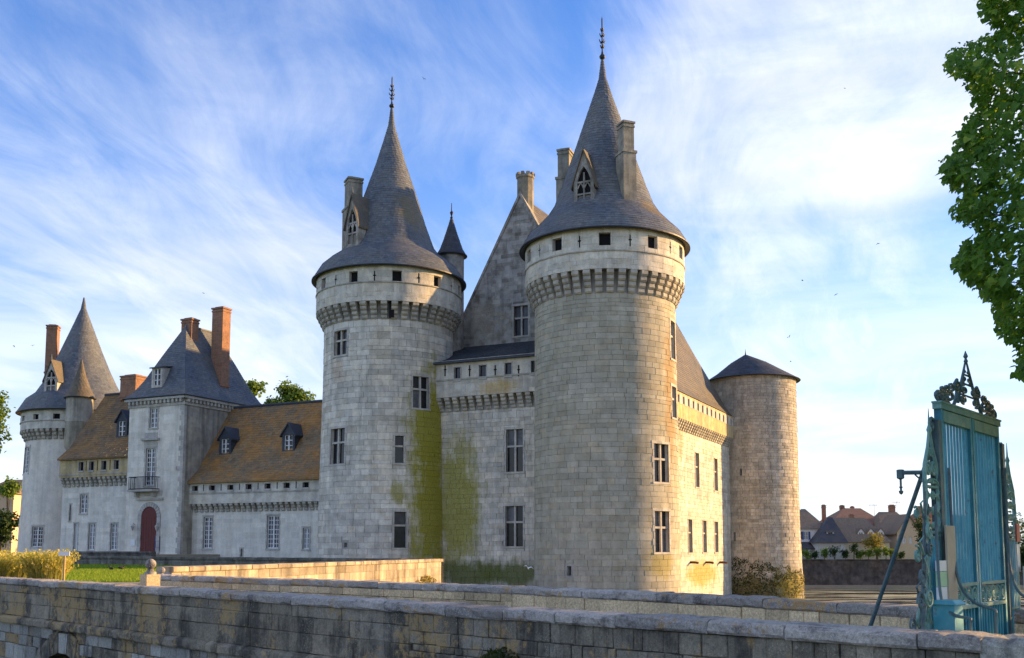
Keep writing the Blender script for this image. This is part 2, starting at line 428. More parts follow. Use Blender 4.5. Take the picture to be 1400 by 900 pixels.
stone('stone_keep', (.66, .62, .52), (.58, .555, .485), tint=.15, hue=.5, streak=.22,
      stains=[(h3(GAL, 626, 690), (3.0, 2.4, 7.0), GRN, .85), (h3(GAL, 640, 785), (5, 3, 1.5), DGR, .9), (h3(GAL, 700, 785), (5, 3, 1.3), DGR, .9),
              (h3(GAL, 690, 530), (3.0, 1.5, .9), (.52, .36, .12), .7), (h3(LONG, 960, 785), (5, 9, 1.8), (.42, .32, .06), .8),
              (h3(LONG, 930, 600), (1.0, 2.5, 3.0), ORA, .4)])
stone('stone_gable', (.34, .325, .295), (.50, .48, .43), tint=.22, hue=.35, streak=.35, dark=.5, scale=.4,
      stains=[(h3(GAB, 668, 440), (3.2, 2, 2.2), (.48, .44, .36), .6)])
stone('stone_low', (.54, .495, .405), (.47, .44, .375), tint=.2, hue=.5, streak=.25,
      stains=[(h3(C3, 1040, 560), (3.5, 3, 4.5), (.30, .28, .25), .45), (h3(C3, 1030, 812), (9, 5, 2.6), (.13, .115, .03), .85), (h3(C3, 1085, 800), (3, 4, 2.2), (.32, .26, .04), .8)])
stone('stone_ring', (.68, .65, .55), (.63, .605, .525), tint=.10, hue=.45, streak=.2)
stone('corbel_stone', (.50, .47, .39), (.42, .405, .36), tint=.2, hue=.3, streak=.3, scale=.6)
stone('stone_chimney', (.38, .355, .29), (.31, .295, .25), tint=.2, hue=.4, streak=.4, dark=.4, scale=.6)
stone('dressed', (.54, .52, .46), (.48, .465, .43), tint=.10, hue=.3, streak=.15)
stone('mortar', (.47, .455, .42), (.41, .40, .38), tint=0, hue=0, streak=.3,
      stains=[(h3(C2, 588, 650), (1.8, 2.2, 8.0), (.10, .11, .02), .9), (h3(GAL, 630, 690), (1.6, 1.2, 4.2), (.11, .115, .02), .9), (h3(GAL, 670, 785), (6, 3, 1.4), (.05, .06, .02), .9)])
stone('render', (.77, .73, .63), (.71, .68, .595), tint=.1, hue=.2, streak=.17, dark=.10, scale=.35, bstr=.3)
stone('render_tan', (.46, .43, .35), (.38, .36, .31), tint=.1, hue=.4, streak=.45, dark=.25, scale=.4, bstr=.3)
stone('ochre_band', (.60, .47, .24), (.52, .43, .26), tint=.1, hue=.3, streak=.3, scale=.5)
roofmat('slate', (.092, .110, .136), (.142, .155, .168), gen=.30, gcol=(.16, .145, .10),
        lichen=[((T2.x+2.2, T2.y-1.6, zpx(292, 84)), (2.2, 2.2, 2.6), (.21, .16, .06), .55), ((T1.x+3.2, T1.y-2.8, zpx(296, 74)), (2.2, 2.0, 1.5), (.22, .16, .06), .6), ((T1.x-2.5, T1.y-3.2, zpx(300, 73)), (1.6, 1.6, 1.2), (.14, .135, .11), .5)])  # ochre cone patches: lichen plus partial sunlight put into the colour
roofmat('slate_dark', (.040, .050, .068), (.062, .07, .085), gen=.12, gcol=(.10, .09, .06))
roofmat('slate_brown', (.085, .08, .07), (.13, .115, .085), gen=.4, gcol=(.19, .13, .06))
roofmat('tile_brown', (.15, .11, .07), (.21, .14, .07), gen=.7, gcol=(.38, .20, .06), rough=.85)
roofmat('tile_lichen', (.21, .155, .095), (.31, .19, .08), gen=.88, gcol=(.50, .24, .065), row=.3, rough=.85)
m, t = newmat('glass'); p = pos(t); r_ = t.n('ShaderNodeObjectInfo').outputs['Random']; n = t.noise(p, 2.2, 3)
finish(t, t.mix(t.m('MULTIPLY', t.ramp(r_, .62, .95), t.ramp(n, .3, .7, .4, 1.0)), (.010, .012, .016), (.13, .14, .15)), t.ramp(r_, 0, 1, .08, .35), n, .25, .03, .4)  # paler panes: curtain and brighter reflection mixed into the base colour
plain('dark_opening', (.008, .008, .010), .9)  # near-black standing in for the shade inside openings
plain('white_paint', (.72, .73, .72), .5)
plain('lead', (.12, .135, .14), .5)
plain('iron_dark', (.03, .032, .036), .5, metal=.3)
plain('red_door', (.13, .028, .025), .55)
m, t = newmat('brick'); p = pos(t); sp = t.n('ShaderNodeSeparateXYZ', {0: p})
bv = t.n('ShaderNodeCombineXYZ', {0: t.m('ADD', sp.outputs[0], sp.outputs[1]), 1: sp.outputs[2], 2: 0.0}).outputs[0]
bk = t.n('ShaderNodeTexBrick', {'Vector': bv, 'Color1': (.38, .17, .09), 'Color2': (.26, .12, .07), 'Mortar': (.30, .25, .2), 'Scale': 1.0, 'Mortar Size': .012, 'Brick Width': .26, 'Row Height': .09})
n = t.noise(p, 1.6, 6, .7); col = t.mix(t.m('MULTIPLY', t.ramp(n, .45, .7), .6), bk.outputs[0], (.15, .085, .06))
finish(t, col, .92, bk.outputs[1], .3, .01, .1)
plain('rust', (.10, .05, .03), .9)

# ------------------------------------------------------------------ towers
def bird_finial(parent, c, z0, h, name='finial', mat='iron_dark'):
    mb = MB(); r = .05
    mb.lathe(c, [(.0, z0-.4), (.13, z0-.4), (.10, z0), (.22, z0+h*.04), (.24, z0+h*.08), (.10, z0+h*.13), (.055, z0+h*.2), (.055, z0+h*.92), (.0, z0+h)], 8)
    for k, (q, l) in enumerate(((.28, .17), (.40, .26), (.54, .22), (.66, .13))):
        z = z0+h*q
        for a in (0, math.pi/2):
            dx, dy = math.cos(a+.5)*l, math.sin(a+.5)*l
            mb.tube([(c[0]-dx, c[1]-dy, z+.16), (c[0]-dx*.8, c[1]-dy*.8, z), (c[0]+dx*.8, c[1]+dy*.8, z), (c[0]+dx, c[1]+dy, z+.16)], .045, 5)
        mb.lathe(c, [(0, z-.12), (.12, z), (0, z+.12)], 6)
    return mb.build(name, M[mat], parent)

def slates(mb, a, b, c, d, row=.24, wid=.34, lift=.02):
    """staggered courses over a roof plane; a-b bottom edge, d-c top edge"""
    a, b, c, d = (Vector(v) for v in (a, b, c, d)); n = (b-a).cross(d-a)
    if n.length < 1e-6: n = (c-a).cross(d-a)
    n.normalize(); k = max(1, round(((d+c)/2-(a+b)/2).length/row))
    for r in range(k):
        v0, v1 = r/k, (r+1)/k; l0, r0, l1, r1 = a.lerp(d, v0), b.lerp(c, v0), a.lerp(d, v1), b.lerp(c, v1)
        m = max(1, round((r0-l0).length/wid)); ts = sorted({0.0, 1.0, *[min(1, max(0, (i+.5*(r % 2)+rnd.uniform(-.08, .08))/m)) for i in range(1, m)]})
        for t0, t1 in zip(ts, ts[1:]):
            e = n*lift*rnd.uniform(.6, 1.3); p, q = l0.lerp(r0, t0)+e, l0.lerp(r0, t1)+e
            mb.add([p, q, l1.lerp(r1, t1), l1.lerp(r1, t0), l0.lerp(r0, t0), l0.lerp(r0, t1)], [(0, 1, 2, 3), (4, 5, 1, 0)], max(-1, min(1, rnd.gauss(0, .45)))+.001)
def slate_cone(mb, c, prof, row=.24, wid=.34, lift=.02):
    pts = []
    for (r0, z0), (r1, z1) in zip(prof, prof[1:]):
        k = max(1, round(math.hypot(r1-r0, z1-z0)/row))
        for i in range(k): pts.append((r0+(r1-r0)*i/k, z0+(z1-z0)*i/k))
    pts.append(prof[-1])
    for j, ((r0, z0), (r1, z1)) in enumerate(zip(pts, pts[1:])):
        m = max(14, round(2*math.pi*r0/wid)); o_ = rnd.random()
        for i in range(m):
            a0, a1 = 2*math.pi*(i+o_)/m, 2*math.pi*(i+1+o_)/m; e = lift*rnd.uniform(.6, 1.3)
            P = lambda a, r, z: (c[0]+r*math.cos(a), c[1]+r*math.sin(a), z)
            mb.add([P(a0, r0+e, z0), P(a1, r0+e, z0), P(a1, r1, z1), P(a0, r1, z1), P(a0, r0-.02, z0), P(a1, r0-.02, z0)], [(0, 1, 2, 3), (4, 5, 1, 0)], max(-1, min(1, rnd.gauss(0, .45)))+.001)
def cone_roof(T, c, prof, mat, seg=72, soffit=None):
    mb = MB(); slate_cone(mb, c, prof)
    r0, z0 = prof[0]
    ro = mb.build('roof', M[mat], T)
    g = MB(); g.lathe(c, [(soffit or r0*.9, z0+.05), (r0-.02, z0-.10), (r0+.05, z0-.06), (r0+.05, z0+.03), (r0-.1, z0+.06)], seg); g.build('gutter', M['iron_dark'], ro)
    return ro

def chimney(T, c, w, d, z0, z1, rz, mat, brk=None, cap=.14):
    mb = MB(Matrix.Translation((c[0], c[1], 0)) @ Matrix.Rotation(rz, 4, 'Z'))
    zb = z0+(z1-z0)*(brk or .12); k = 1.0 if brk is None else .82
    mb.box(-w/2, w/2, -d/2, d/2, z0, zb)
    mb.box(-w/2-.07, w/2+.07, -d/2-.07, d/2+.07, zb, zb+.2, .2)
    mb.box(-w/2*k, w/2*k, -d/2*k, d/2*k, zb+.2, z1-.45)
    mb.box(-w/2*k-.05, w/2*k+.05, -d/2*k-.05, d/2*k+.05, z1-.45, z1-.3, .2)
    mb.box(-w/2*k, w/2*k, -d/2*k, d/2*k, z1-.3, z1-.15)
    o = mb.build('chimney', mat, T)
    m2 = MB(mb.M); m2.box(-w/2*k-cap*.6, w/2*k+cap*.6, -d/2*k-cap*.6, d/2*k+cap*.6, z1-.15, z1)
    m2.box(-w/2*k*.7, w/2*k*.7, -d/2*k*.7, d/2*k*.7, z1, z1+.12); m2.build('chimney_cap', mat, o)
    return o

def dormer(T, p, nrm, w, hw, hg, depth, kind, wallmat, rmat, over=.3):
    """dormer on a roof: p bottom centre of its front, nrm outward"""
    n = Vector((nrm[0], nrm[1], 0)).normalized(); x = Vector((-n.y, n.x, 0))   # x to the right seen from outside
    Mx = Matrix(((x.x, n.x, 0, p[0]), (x.y, n.y, 0, p[1]), (0, 0, 1, p[2]), (0, 0, 0, 1)))
    h2 = w/2; ow = w*.33
    mb = MB(Mx)
    # front wall around the opening
    oz0, oz1 = hw*.10, hw*(1.0 if kind == 'gothic' else .92)
    for s in (-1, 1):
        mb.box(min(s*h2, s*ow), max(s*h2, s*ow), -.3, 0, 0, hw+.0, .1)
        mb.box(min(s*h2, s*(h2-.18)), max(s*h2, s*(h2-.18)), -depth, -.3, -.4, hw)
    mb.box(-ow, ow, -.3, 0, 0, oz0)
    if kind == 'gothic':
        # pointed head: stones stepping up either side of the arch
        za = hw+hg*.48; N = 9
        for s in (-1, 1):
            prev = None
            for i in range(N+1):
                q = i/N; xx = ow*(1-q**1.8); z = hw+(za-hw)*q
                xo = h2*(1-(z-hw)/hg)*.97
                if prev:
                    vs = [(s*prev[0], 0, prev[2]), (s*prev[1], 0, prev[2]), (s*xo, 0, z), (s*xx, 0, z)]
                    mb.add(vs+[(a, -.3, c) for a, b, c in vs], [(0, 1, 2, 3), (0, 3, 7, 4), (1, 2, 6, 5)], .2)
                prev = (xx, xo, z)
        zt = hw+hg*.97; xo = h2*(1-(za-hw)/hg)*.97
        mb.add([(-xo, 0, za), (xo, 0, za), (0, 0, zt), (-xo, -.3, za), (xo, -.3, za)], [(0, 1, 2), (0, 3, 4, 1)], .2)
        mb.box(-h2-.08, h2+.08, -.3, .1, -.16, 0, .3)
        sides = 1
    elif kind == 'shed':
        mb.box(-ow, ow, -.3, 0, oz1, hw)
    else:
        mb.box(-ow, ow, -.3, 0, oz1, hw)
        mb.add([(-h2, 0, hw), (h2, 0, hw), (0, 0, hw+hg*.95)], [(0, 1, 2)])
    o = mb.build('dormer', wallmat, T)
    r = MB(Mx); e = over; ht = hw+hg
    sl = hg/h2; xe = h2+e*.55; ze = hw-e*.55*sl*.55
    if kind == 'gothic': ze = hw-.35
    if kind == 'shed':
        ze = hw; r.add([(-xe, e*.6, hw), (xe, e*.6, hw), (xe, -depth, hw+hg), (-xe, -depth, hw+hg), (-xe, e*.6, hw-.12), (xe, e*.6, hw-.12), (xe, -depth, hw+hg-.12), (-xe, -depth, hw+hg-.12)],
                      [(0, 1, 2, 3), (4, 5, 1, 0), (5, 6, 2, 1), (3, 7, 4, 0)])
    else:
        for s in (-1, 1):
            a, b, c, d = (s*xe, e*.5, ze), (0, e*.5, ht+.06), (0, -depth, ht+.06), (s*xe, -depth, ze)
            tn = .1
            q = [a, b, c, d]+[(v[0], v[1], v[2]-tn*1.6) for v in (a, b, c, d)]
            r.add(q, [(0, 1, 2, 3), (7, 6, 5, 4), (0, 4, 5, 1), (0, 3, 7, 4)], 0, [[(0, 0), (0, 2), (3, 2), (3, 0)], [(0, 0)]*4, [(0, 0)]*4, [(0, 0)]*4])
    r.build('dormer_roof', rmat, o)
    if kind == 'gothic':
        f = MB(Mx); f.lathe((0, .05), [(.07, ht), (.10, ht+.15), (.02, ht+.65)], 6); f.build('finial', M['lead'], o)
        g = MB(Mx); g.box(-ow, ow, -.2, -.18, oz0, hw+hg*.4); g.build('pane', M['dark_opening'], o)
        t = MB(Mx); t.box(-.06, .06, -.15, -.03, oz0, hw+hg*.3); t.build('mullion', wallmat, o)
        t = MB(Mx); t.box(-ow, ow, -.14, -.02, hw*.52, hw*.52+.13); t.build('transom', wallmat, o)
        t = MB(Mx); t.box(-ow, ow, -.14, -.025, hw*.98, hw*.98+.13); t.build('transom', wallmat, o)
        for s in (-1, 1):
            t = MB(Mx); t.tube([(s*ow*.95, -.07, hw*.78), (s*ow*.7, -.07, hw*.92), (s*ow*.5, -.07, hw*.97), (s*ow*.3, -.07, hw*.92), (s*ow*.08, -.07, hw*.78)], .05, 5); t.build('tracery', wallmat, o)
            sh = MB(Mx); sh.box(s*ow*.5-.2, s*ow*.5+.2, -.17, -.13, oz0, hw*.5); sh.build('shutter', M['weathered_wood'], o)
    else:
        g = MB(Mx); g.box(-ow, ow, -.2, -.18, oz0, oz1); g.build('pane', M['glass'], o)
        for s in (-1, 1):
            t = MB(Mx); a, b = (0.0, ow) if s > 0 else (-ow, 0.0)
            for q0, q1 in ((a, a+.07), (b-.07, b)): t.box(q0, q1, -.18, -.08, oz0, oz1)
            for i in range(4): zq = oz0+(oz1-oz0)*i/3; t.box(a+.07, b-.07, -.18, -.085, zq-.035 if i else zq, zq+.035)
            t.build('casement', M['white_paint'], o)
    return o
plain('weathered_wood', (.22, .20, .18), .9)
plain('glass_blue', (.05, .07, .10), .1)

def ringed_tower(T, C, Rr, zb, zc0, zc1, zs, ze, mat, wins, pwins, slits, ncorb, ch, bw, blocks=True, corb=.5, steps=4, coremat='mortar', ringmat='stone_ring', span=2.0):
    Cr = Cyl(C.c, Rr); half = math.pi*C.R0
    holes = [w[0] for w in wins]
    mb = MB(); core(mb, C, -half, half, zb, zc1, [h for h in holes], -.05 if blocks else 0.0)
    mb.build('wall', M[coremat] if blocks else M[mat], T, smooth=False if blocks else 'angle')
    if blocks:
        bl = ashlar(C, -C.R0*span, C.R0*span, max(zb, WATER-.3), zc0, [grow(h, .17) for h in holes], ch, bw)
        lay(T, C, bl, M[mat])
    for (h, kind, sur) in wins: window(T, C, *h, kind=kind, sur=sur)
    # parapet ring
    ph = [(u-w/2, u+w/2, z0, z1) for (u, w, z0, z1) in pwins]
    sh = [(u-.045, u+.045, z0, z1) for (u, z0, z1) in slits]
    mb = MB(); hr = math.pi*Rr; core(mb, Cr, -hr, hr, zc1, ze+.1, ph+sh, -.03)
    rs = MB(); rs.lathe(C.c, [(C.R0-.2, zc1+.02), (Rr-.03, zc1+.02)], 72)
    mb.build('parapet', M[ringmat], T); rs.build('soffit', M['mortar'], T)
    if blocks:
        bl = ashlar(Cr, -Rr*span, Rr*span, zc1, zs, [], .46, 1.25)+ashlar(Cr, -Rr*span, Rr*span, zs+.12, ze, [grow(h, .01) for h in ph+sh], .5, 1.2)
        lay(T, Cr, bl, M[ringmat], joint=.02, proud=.01, name='parapet_stone', limit=120)
    s = MB(); s.lathe(C.c, [(Rr-.05, zs-.02), (Rr+.05, zs), (Rr+.07, zs+.05), (Rr+.05, zs+.1), (Rr-.05, zs+.14)], 90); s.build('string_course', M['corbel_stone'], T, smooth=True)
    for h in ph: window(T, Cr, *h, kind='dark', sur=0, name='parapet_opening', stone=M['dressed'], deep=.35)
    for h in sh:
        m2 = MB(); zm = (h[2]+h[3])/2
        sbox(m2, Cr, h[0], h[1], h[2], h[3], -.3, -.12); sbox(m2, Cr, h[0]-.07, h[0], zm, zm+.1, -.02, .013); sbox(m2, Cr, h[1], h[1]+.07, zm, zm+.1, -.02, .013)
        m2.build('arrow_slit', M['dark_opening'], T)
    me = corbel_mesh('corbel', corb, zc1-zc0, Rr-C.R0-.02, steps, M['corbel_stone'])
    ga = math.atan2(C.g.y, C.g.x)
    for i in range(ncorb):
        a = (i+.5)/ncorb*2*math.pi
        if math.cos(a) < -.45: continue
        q = C.c+(C.g*math.cos(a)+C.r*math.sin(a))*C.rad(zc0)
        d = C.g*math.cos(a)+C.r*math.sin(a)
        inst('corbel', me, (q.x, q.y, zc1), math.atan2(d.y, d.x)-math.pi/2, T)
    return Cr

def ang(C, deg): return R(deg)*C.R0
# --- right-hand big tower
t1 = thing('round_tower', (T1.x, T1.y, WATER), 'big round tower with steep slate cone, its right flank lit by the sun', 'tower')
z1 = dict(zc0=zpx(400, 71.6), zc1=zpx(367, 71.0), zs=zpx(343, 70.9), ze=zpx(310, 70.7))
wins1 = [(wpx(C1, 894.5, 914, 607, 659), 'cross', .2), (wpx(C1, 895.5, 915, 699, 755), 'cross', .2), (wpx(C1, 775, 780.5, 774, 787), 'dark', .0)]
for y0, y1 in ((441, 492), (530, 572)):
    a = ang(C1, 70); wins1.append(((a-.55, a+.55, zpx(y1, 75), zpx(y0, 75)), 'two', .2))
pw1 = []; sl1 = []
zpw = (zpx(335, 70.9), zpx(318, 70.9))
for k in range(-4, 5):
    a = R(.5+34.5*k)*6.08; pw1.append((a, .82, *zpw))
    b = R(.5+34.5*(k+.5))*6.08; sl1.append((b, zpw[0]-.05, zpw[1]-.1))
ringed_tower(t1, C1, 6.08, WATER-.6, z1['zc0'], z1['zc1'], z1['zs'], z1['ze'], 'stone_front', wins1, pw1, sl1, 44, .42, .85)
prof1 = [(6.5, z1['ze']), (5.9, zpx(327, 77)), (5.15, zpx(314, 77)), (4.4, zpx(300, 77)), (3.85, zpx(285, 77)), (3.3, zpx(260, 77)), (2.82, zpx(236, 77)), (2.28, zpx(210, 77)),
         (1.38, zpx(164, 77)), (.82, zpx(136, 77)), (.30, zpx(108, 77)), (.10, zpx(82, 77))]
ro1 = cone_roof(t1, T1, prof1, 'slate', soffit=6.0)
bird_finial(ro1, T1, zpx(82, 77), zpx(22, 77)-zpx(82, 77))
def conepos(C, deg, r): a = R(deg); return C.c+(C.g*math.cos(a)+C.r*math.sin(a))*r
def cdir(C, deg): a = R(deg); return C.g*math.cos(a)+C.r*math.sin(a)
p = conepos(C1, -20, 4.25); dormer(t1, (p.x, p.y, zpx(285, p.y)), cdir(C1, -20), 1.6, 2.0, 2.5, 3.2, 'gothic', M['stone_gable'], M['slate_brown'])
p = conepos(C1, 27, 3.7); chimney(t1, p, 1.05, 1.2, zpx(276, p.y)-1.2, zpx(169, p.y), math.atan2(cdir(C1, 27).y, cdir(C1, 27).x)+math.pi/2, M['stone_chimney'], brk=.66)
p = conepos(C1, -128, 3.85); chimney(t1, p, 1.15, 1.4, zpx(300, p.y)-1, zpx(207, p.y), R(-20), M['stone_chimney'], brk=.62)

# --- left big tower
t2 = thing('round_tower', (T2.x, T2.y, WATER), 'big shaded round tower with slate cone and green algae down its right side', 'tower')
z2 = dict(zc0=zpx(436, 80), zc1=zpx(411, 79.5), zs=zpx(386, 79.4), ze=zpx(361, 79.1))
wins2 = [(wpx(C2, *q), k, .2) for q, k in (((457, 474, 452, 485), 'cross'), ((564.5, 586, 515, 558), 'cross'), ((452, 471, 586, 634), 'cross'),
         ((540, 552, 596, 633), 'two'), ((539, 555.5, 700, 749), 'two'))]
wins2.append((wpx(C2, 470, 474, 742, 748), 'dark', 0))
pw2 = []; sl2 = []; zpw = (zpx(384, 79.3), zpx(369, 79.3))
for k in range(-4, 5):
    a = R(5.5+33.5*k)*6.12; pw2.append((a, .74, *zpw)); b = R(5.5+33.5*(k+.5))*6.12; sl2.append((b, zpw[0], zpw[1]-.05))
Cr2 = ringed_tower(t2, C2, 6.12, WATER-.6, z2['zc0'], z2['zc1'], z2['zs'], z2['ze'], 'stone_left', wins2, pw2, sl2, 44, .44, .9)
mb = MB(); sbox(mb, C2, -.02, .36, z2['zc0']+.1, z2['zc1'], -.1, .42); mb.build('machicolation_slot', M['dark_opening'], t2)
prof2 = [(6.5, z2['ze']), (5.8, zpx(371, 85.5)), (5.1, zpx(361, 85.5)), (4.3, zpx(352, 85.5)), (3.8, zpx(342, 85.5)), (3.0, zpx(308, 85.5)), (2.2, zpx(267, 85.5)), (1.3, zpx(226, 85.5)),
         (.75, zpx(197, 85.5)), (.28, zpx(172, 85.5)), (.10, zpx(148, 85.5))]
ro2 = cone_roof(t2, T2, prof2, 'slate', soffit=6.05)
bird_finial(ro2, T2, zpx(148, 85.5), zpx(104, 85.5)-zpx(148, 85.5))
p = conepos(C2, -46, 4.35); dormer(t2, (p.x, p.y, zpx(336, p.y)), cdir(C2, -46), 1.5, 1.9, 2.5, 3.2, 'gothic', M['stone_gable'], M['slate_brown'])
p = conepos(C2, -98, 3.2); chimney(t2, p, 1.5, 1.5, zpx(345, p.y)-1, zpx(246, p.y), R(25), M['stone_chimney'], brk=.62)

# --- stair turret beside it
tc2 = Vector((-5.35, 88.2)); CT = Cyl(tc2, 1.15)
st = thing('stair_turret', (tc2.x, tc2.y, 14), 'slim stair turret with small pointed cone behind the algae-stained big tower', 'turret')
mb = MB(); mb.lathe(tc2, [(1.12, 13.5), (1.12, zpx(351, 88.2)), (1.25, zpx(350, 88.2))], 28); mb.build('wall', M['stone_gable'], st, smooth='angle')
ro = cone_roof(st, tc2, [(1.36, zpx(350.5, 88.2)), (1.0, zpx(341, 88.2)), (.5, zpx(319, 88.2)), (.1, zpx(299, 88.2))], 'slate_dark', 28, 1.1)
mb = MB(); zf = zpx(299, 88.2); mb.lathe(tc2, [(.1, zf-.1), (.14, zf+.1), (.05, zf+.2), (.16, zf+.55), (.05, zf+.7), (.03, zf+1.4)], 8); mb.build('finial', M['iron_dark'], ro)

# --- low round tower at the far corner
t3 = thing('round_tower', (T3.x, T3.y, WATER), 'low round rubble tower with shallow slate cone and ivy round its foot', 'tower')
zt3 = zpx(517, 121); w3 = [(wpx(C3, 1012, 1014, 641, 650), 'dark', 0), (wpx(C3, 1003, 1005.5, 728, 740), 'dark', 0)]
mb = MB(); core(mb, C3, -math.pi*5.1, math.pi*5.1, WATER-.6, zt3, [w[0] for w in w3], -.05); mb.build('wall', M['mortar'], t3)
lay(t3, C3, ashlar(C3, -5.1*1.9, 5.1*1.9, WATER-.3, zt3, [w[0] for w in w3], .36, .62), M['stone_low'], joint=.03, proud=.03)
for h, k, s in w3: window(t3, C3, *h, kind=k, sur=s, name='arrow_slit')
mb = MB(); zap = zpx(485, 123); n = 48
for k in range(n):
    a0, a1 = 2*math.pi*k/n, 2*math.pi*(k+1)/n; q = lambda a, r, z: (T3.x+r*math.cos(a), T3.y+r*math.sin(a), z); off = -.75
    lv = [(5.62, zt3-.12, 0), (4.2, zt3+.75, .12), (2.2, zt3+.75+(zap-zt3-.75)*.55, .55), (.05, zap, 1)]
    for (ra, za, oa), (rb, zb_, ob) in zip(lv, lv[1:]):
        A, B, Cc, D = q(a0, ra, za), q(a1, ra, za), q(a1, rb, zb_), q(a0, rb, zb_)
        sh = lambda v, o: (v[0]+off*o, v[1], v[2])
        slates(mb, sh(A, oa), sh(B, oa), sh(Cc, ob), sh(D, ob), .34, .5)
ro3 = mb.build('roof', M['slate_dark'], t3)
g = MB(); g.lathe(T3, [(4.9, zt3), (5.6, zt3-.22), (5.68, zt3-.15), (5.62, zt3-.08)], 48); g.build('gutter', M['iron_dark'], ro3)
g = MB(); g.lathe((T3.x-.75, T3.y), [(.12, zap-.1), (.05, zap+.3), (.01, zap+.7)], 6); g.build('finial', M['lead'], ro3)

# --- the keep between the towers
kp = thing('castle_keep', (MID.x, MID.y, WATER), 'gabled stone keep with corbelled gallery joining the big towers', 'castle')
zge = zpx(492.5, 80.7); zgc1 = zpx(541, 80.7); zgc0 = zpx(560, 80.7); zgs = zpx(518, 80.7)
gw = [(wpx(GAL, 692, 715, 587, 645), 'cross', .2), (wpx(GAL, 691, 715, 692, 747), 'cross', .2)]
mb = MB(); core(mb, GAL, -6.5, 6.5, WATER-.6, zgc1, [w[0] for w in gw], -.05); mb.build('gallery_wall', M['mortar'], kp)
bl = ashlar(GAL, -6.2, 6.2, WATER-.3, zgc0, [grow(w[0], .17) for w in gw], .40, .62)
lay(kp, GAL, bl, M['stone_keep'], limit=200)
for h, k, s in gw: window(kp, GAL, *h, kind=k, sur=s)
GAP = Flat(GAL.o+GAL.nrm*.62, V)
gp = [wpx(GAP, x0, x1, 498, 515) for x0, x1 in ((621, 629.5), (655, 664.5), (690, 699.5), (726, 735))]
zz0 = sum(h[2] for h in gp)/4; zz1 = sum(h[3] for h in gp)/4; gp = [(h[0], h[1], zz0, zz1) for h in gp]
mb = MB(); core(mb, GAP, -6.3, 6.3, zgc1, zge+.15, gp, -.02); mb.quad(GAP.pt(-6.3, zgc1), GAP.pt(6.3, zgc1), GAP.pt(6.3, zgc1, -.9), GAP.pt(-6.3, zgc1, -.9)); mb.build('gallery_parapet', M['stone_ring'], kp)
lay(kp, GAP, ashlar(GAP, -6.3, 6.3, zgc1, zgs, [], .5, 1.1), M['stone_keep'], joint=.02, proud=.008, name='parapet_stone', limit=40)
mb = MB(); sbox(mb, GAP, -6.3, 6.3, zgs, zgs+.12, -.1, .07); mb.build('string_course', M['corbel_stone'], kp)
for h in gp: window(kp, GAP, *h, kind='pane', sur=.08, name='gallery_window', deep=.25)
for x in (608.5, 642, 677, 709):
    u, z = GAP.hit(x, 507); m2 = MB(); sbox(m2, GAP, u-.05, u+.05, z-.45, z+.45, -.2, .012); sbox(m2, GAP, u-.12, u+.12, z+.05, z+.13, -.2, .014); m2.build('arrow_slit', M['dark_opening'], kp)
me = corbel_mesh('corbel', .42, zgc1-zgc0, .6, 4, M['corbel_stone']); rz = math.atan2(GAL.nrm.y, GAL.nrm.x)-math.pi/2
for i in range(-8, 9): q = GAL.pt(i*.72+.1, zgc1); inst('corbel', me, q, rz, kp)
zgt = zpx(467, 86.0)
mb = MB()
a, b, c, d = GAP.pt(-6.4, zge, .35), GAP.pt(6.4, zge, .35), GAB.pt(6.8, zgt), GAB.pt(-6.8, zgt)
mid1, mid2 = a.lerp(d, .25)-Vector((0, 0, .12)), b.lerp(c, .25)-Vector((0, 0, .12))
slates(mb, a, b, mid2, mid1); slates(mb, mid1, mid2, c, d)
e = Vector((0, 0, .14)); mb.quad(a-e, b-e, b, a); mb.quad(a-e, b-e, GAP.pt(6.4, zge-.14, -.1), GAP.pt(-6.4, zge-.14, -.1))
mb.build('gallery_roof', M['slate_dark'], kp)
# gable
zrd = zpx(266, 86.1); zlo = zpx(536, 100)
hwid = 7.75; zfoot = zrd-hwid*1.86
gwin = wpx(GAB, 702.5, 722, 418, 459)
mb = MB()
N = 24
for i in range(N):                                   # gable wall as vertical strips with the window left open
    u0, u1 = -hwid+2*hwid*i/N, -hwid+2*hwid*(i+1)/N
    zt = lambda u: zrd-abs(u)*1.86
    segs = [(u0, u1)]
    for x in gwin[:2]:
        segs = [s for q in segs for s in (((q[0], x), (x, q[1])) if q[0] < x < q[1] else (q,))]
    for s0, s1 in segs:
        lo = 8.0
        if gwin[0] <= (s0+s1)/2 <= gwin[1]:
            mb.quad(GAB.pt(s0, lo), GAB.pt(s1, lo), GAB.pt(s1, gwin[2]), GAB.pt(s0, gwin[2])); lo = gwin[3]
        mb.quad(GAB.pt(s0, lo), GAB.pt(s1, lo), GAB.pt(s1, zt(s1)), GAB.pt(s0, zt(s0)))
mb.build('gable_wall', M['mortar'], kp)
bl = []
z = zgt-1.5
while z < zrd-.4:
    h = .36; half = (zrd-z-h)/1.86-.08
    if half > .3:
        for q, t in ashlar(GAB, -half, half, z, z+h-.001, [grow(gwin, .17)], h, .6):
            bl.append((q, t))
    z += h
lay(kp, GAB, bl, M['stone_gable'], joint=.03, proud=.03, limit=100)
window(kp, GAB, *gwin, kind='cross', sur=.2)
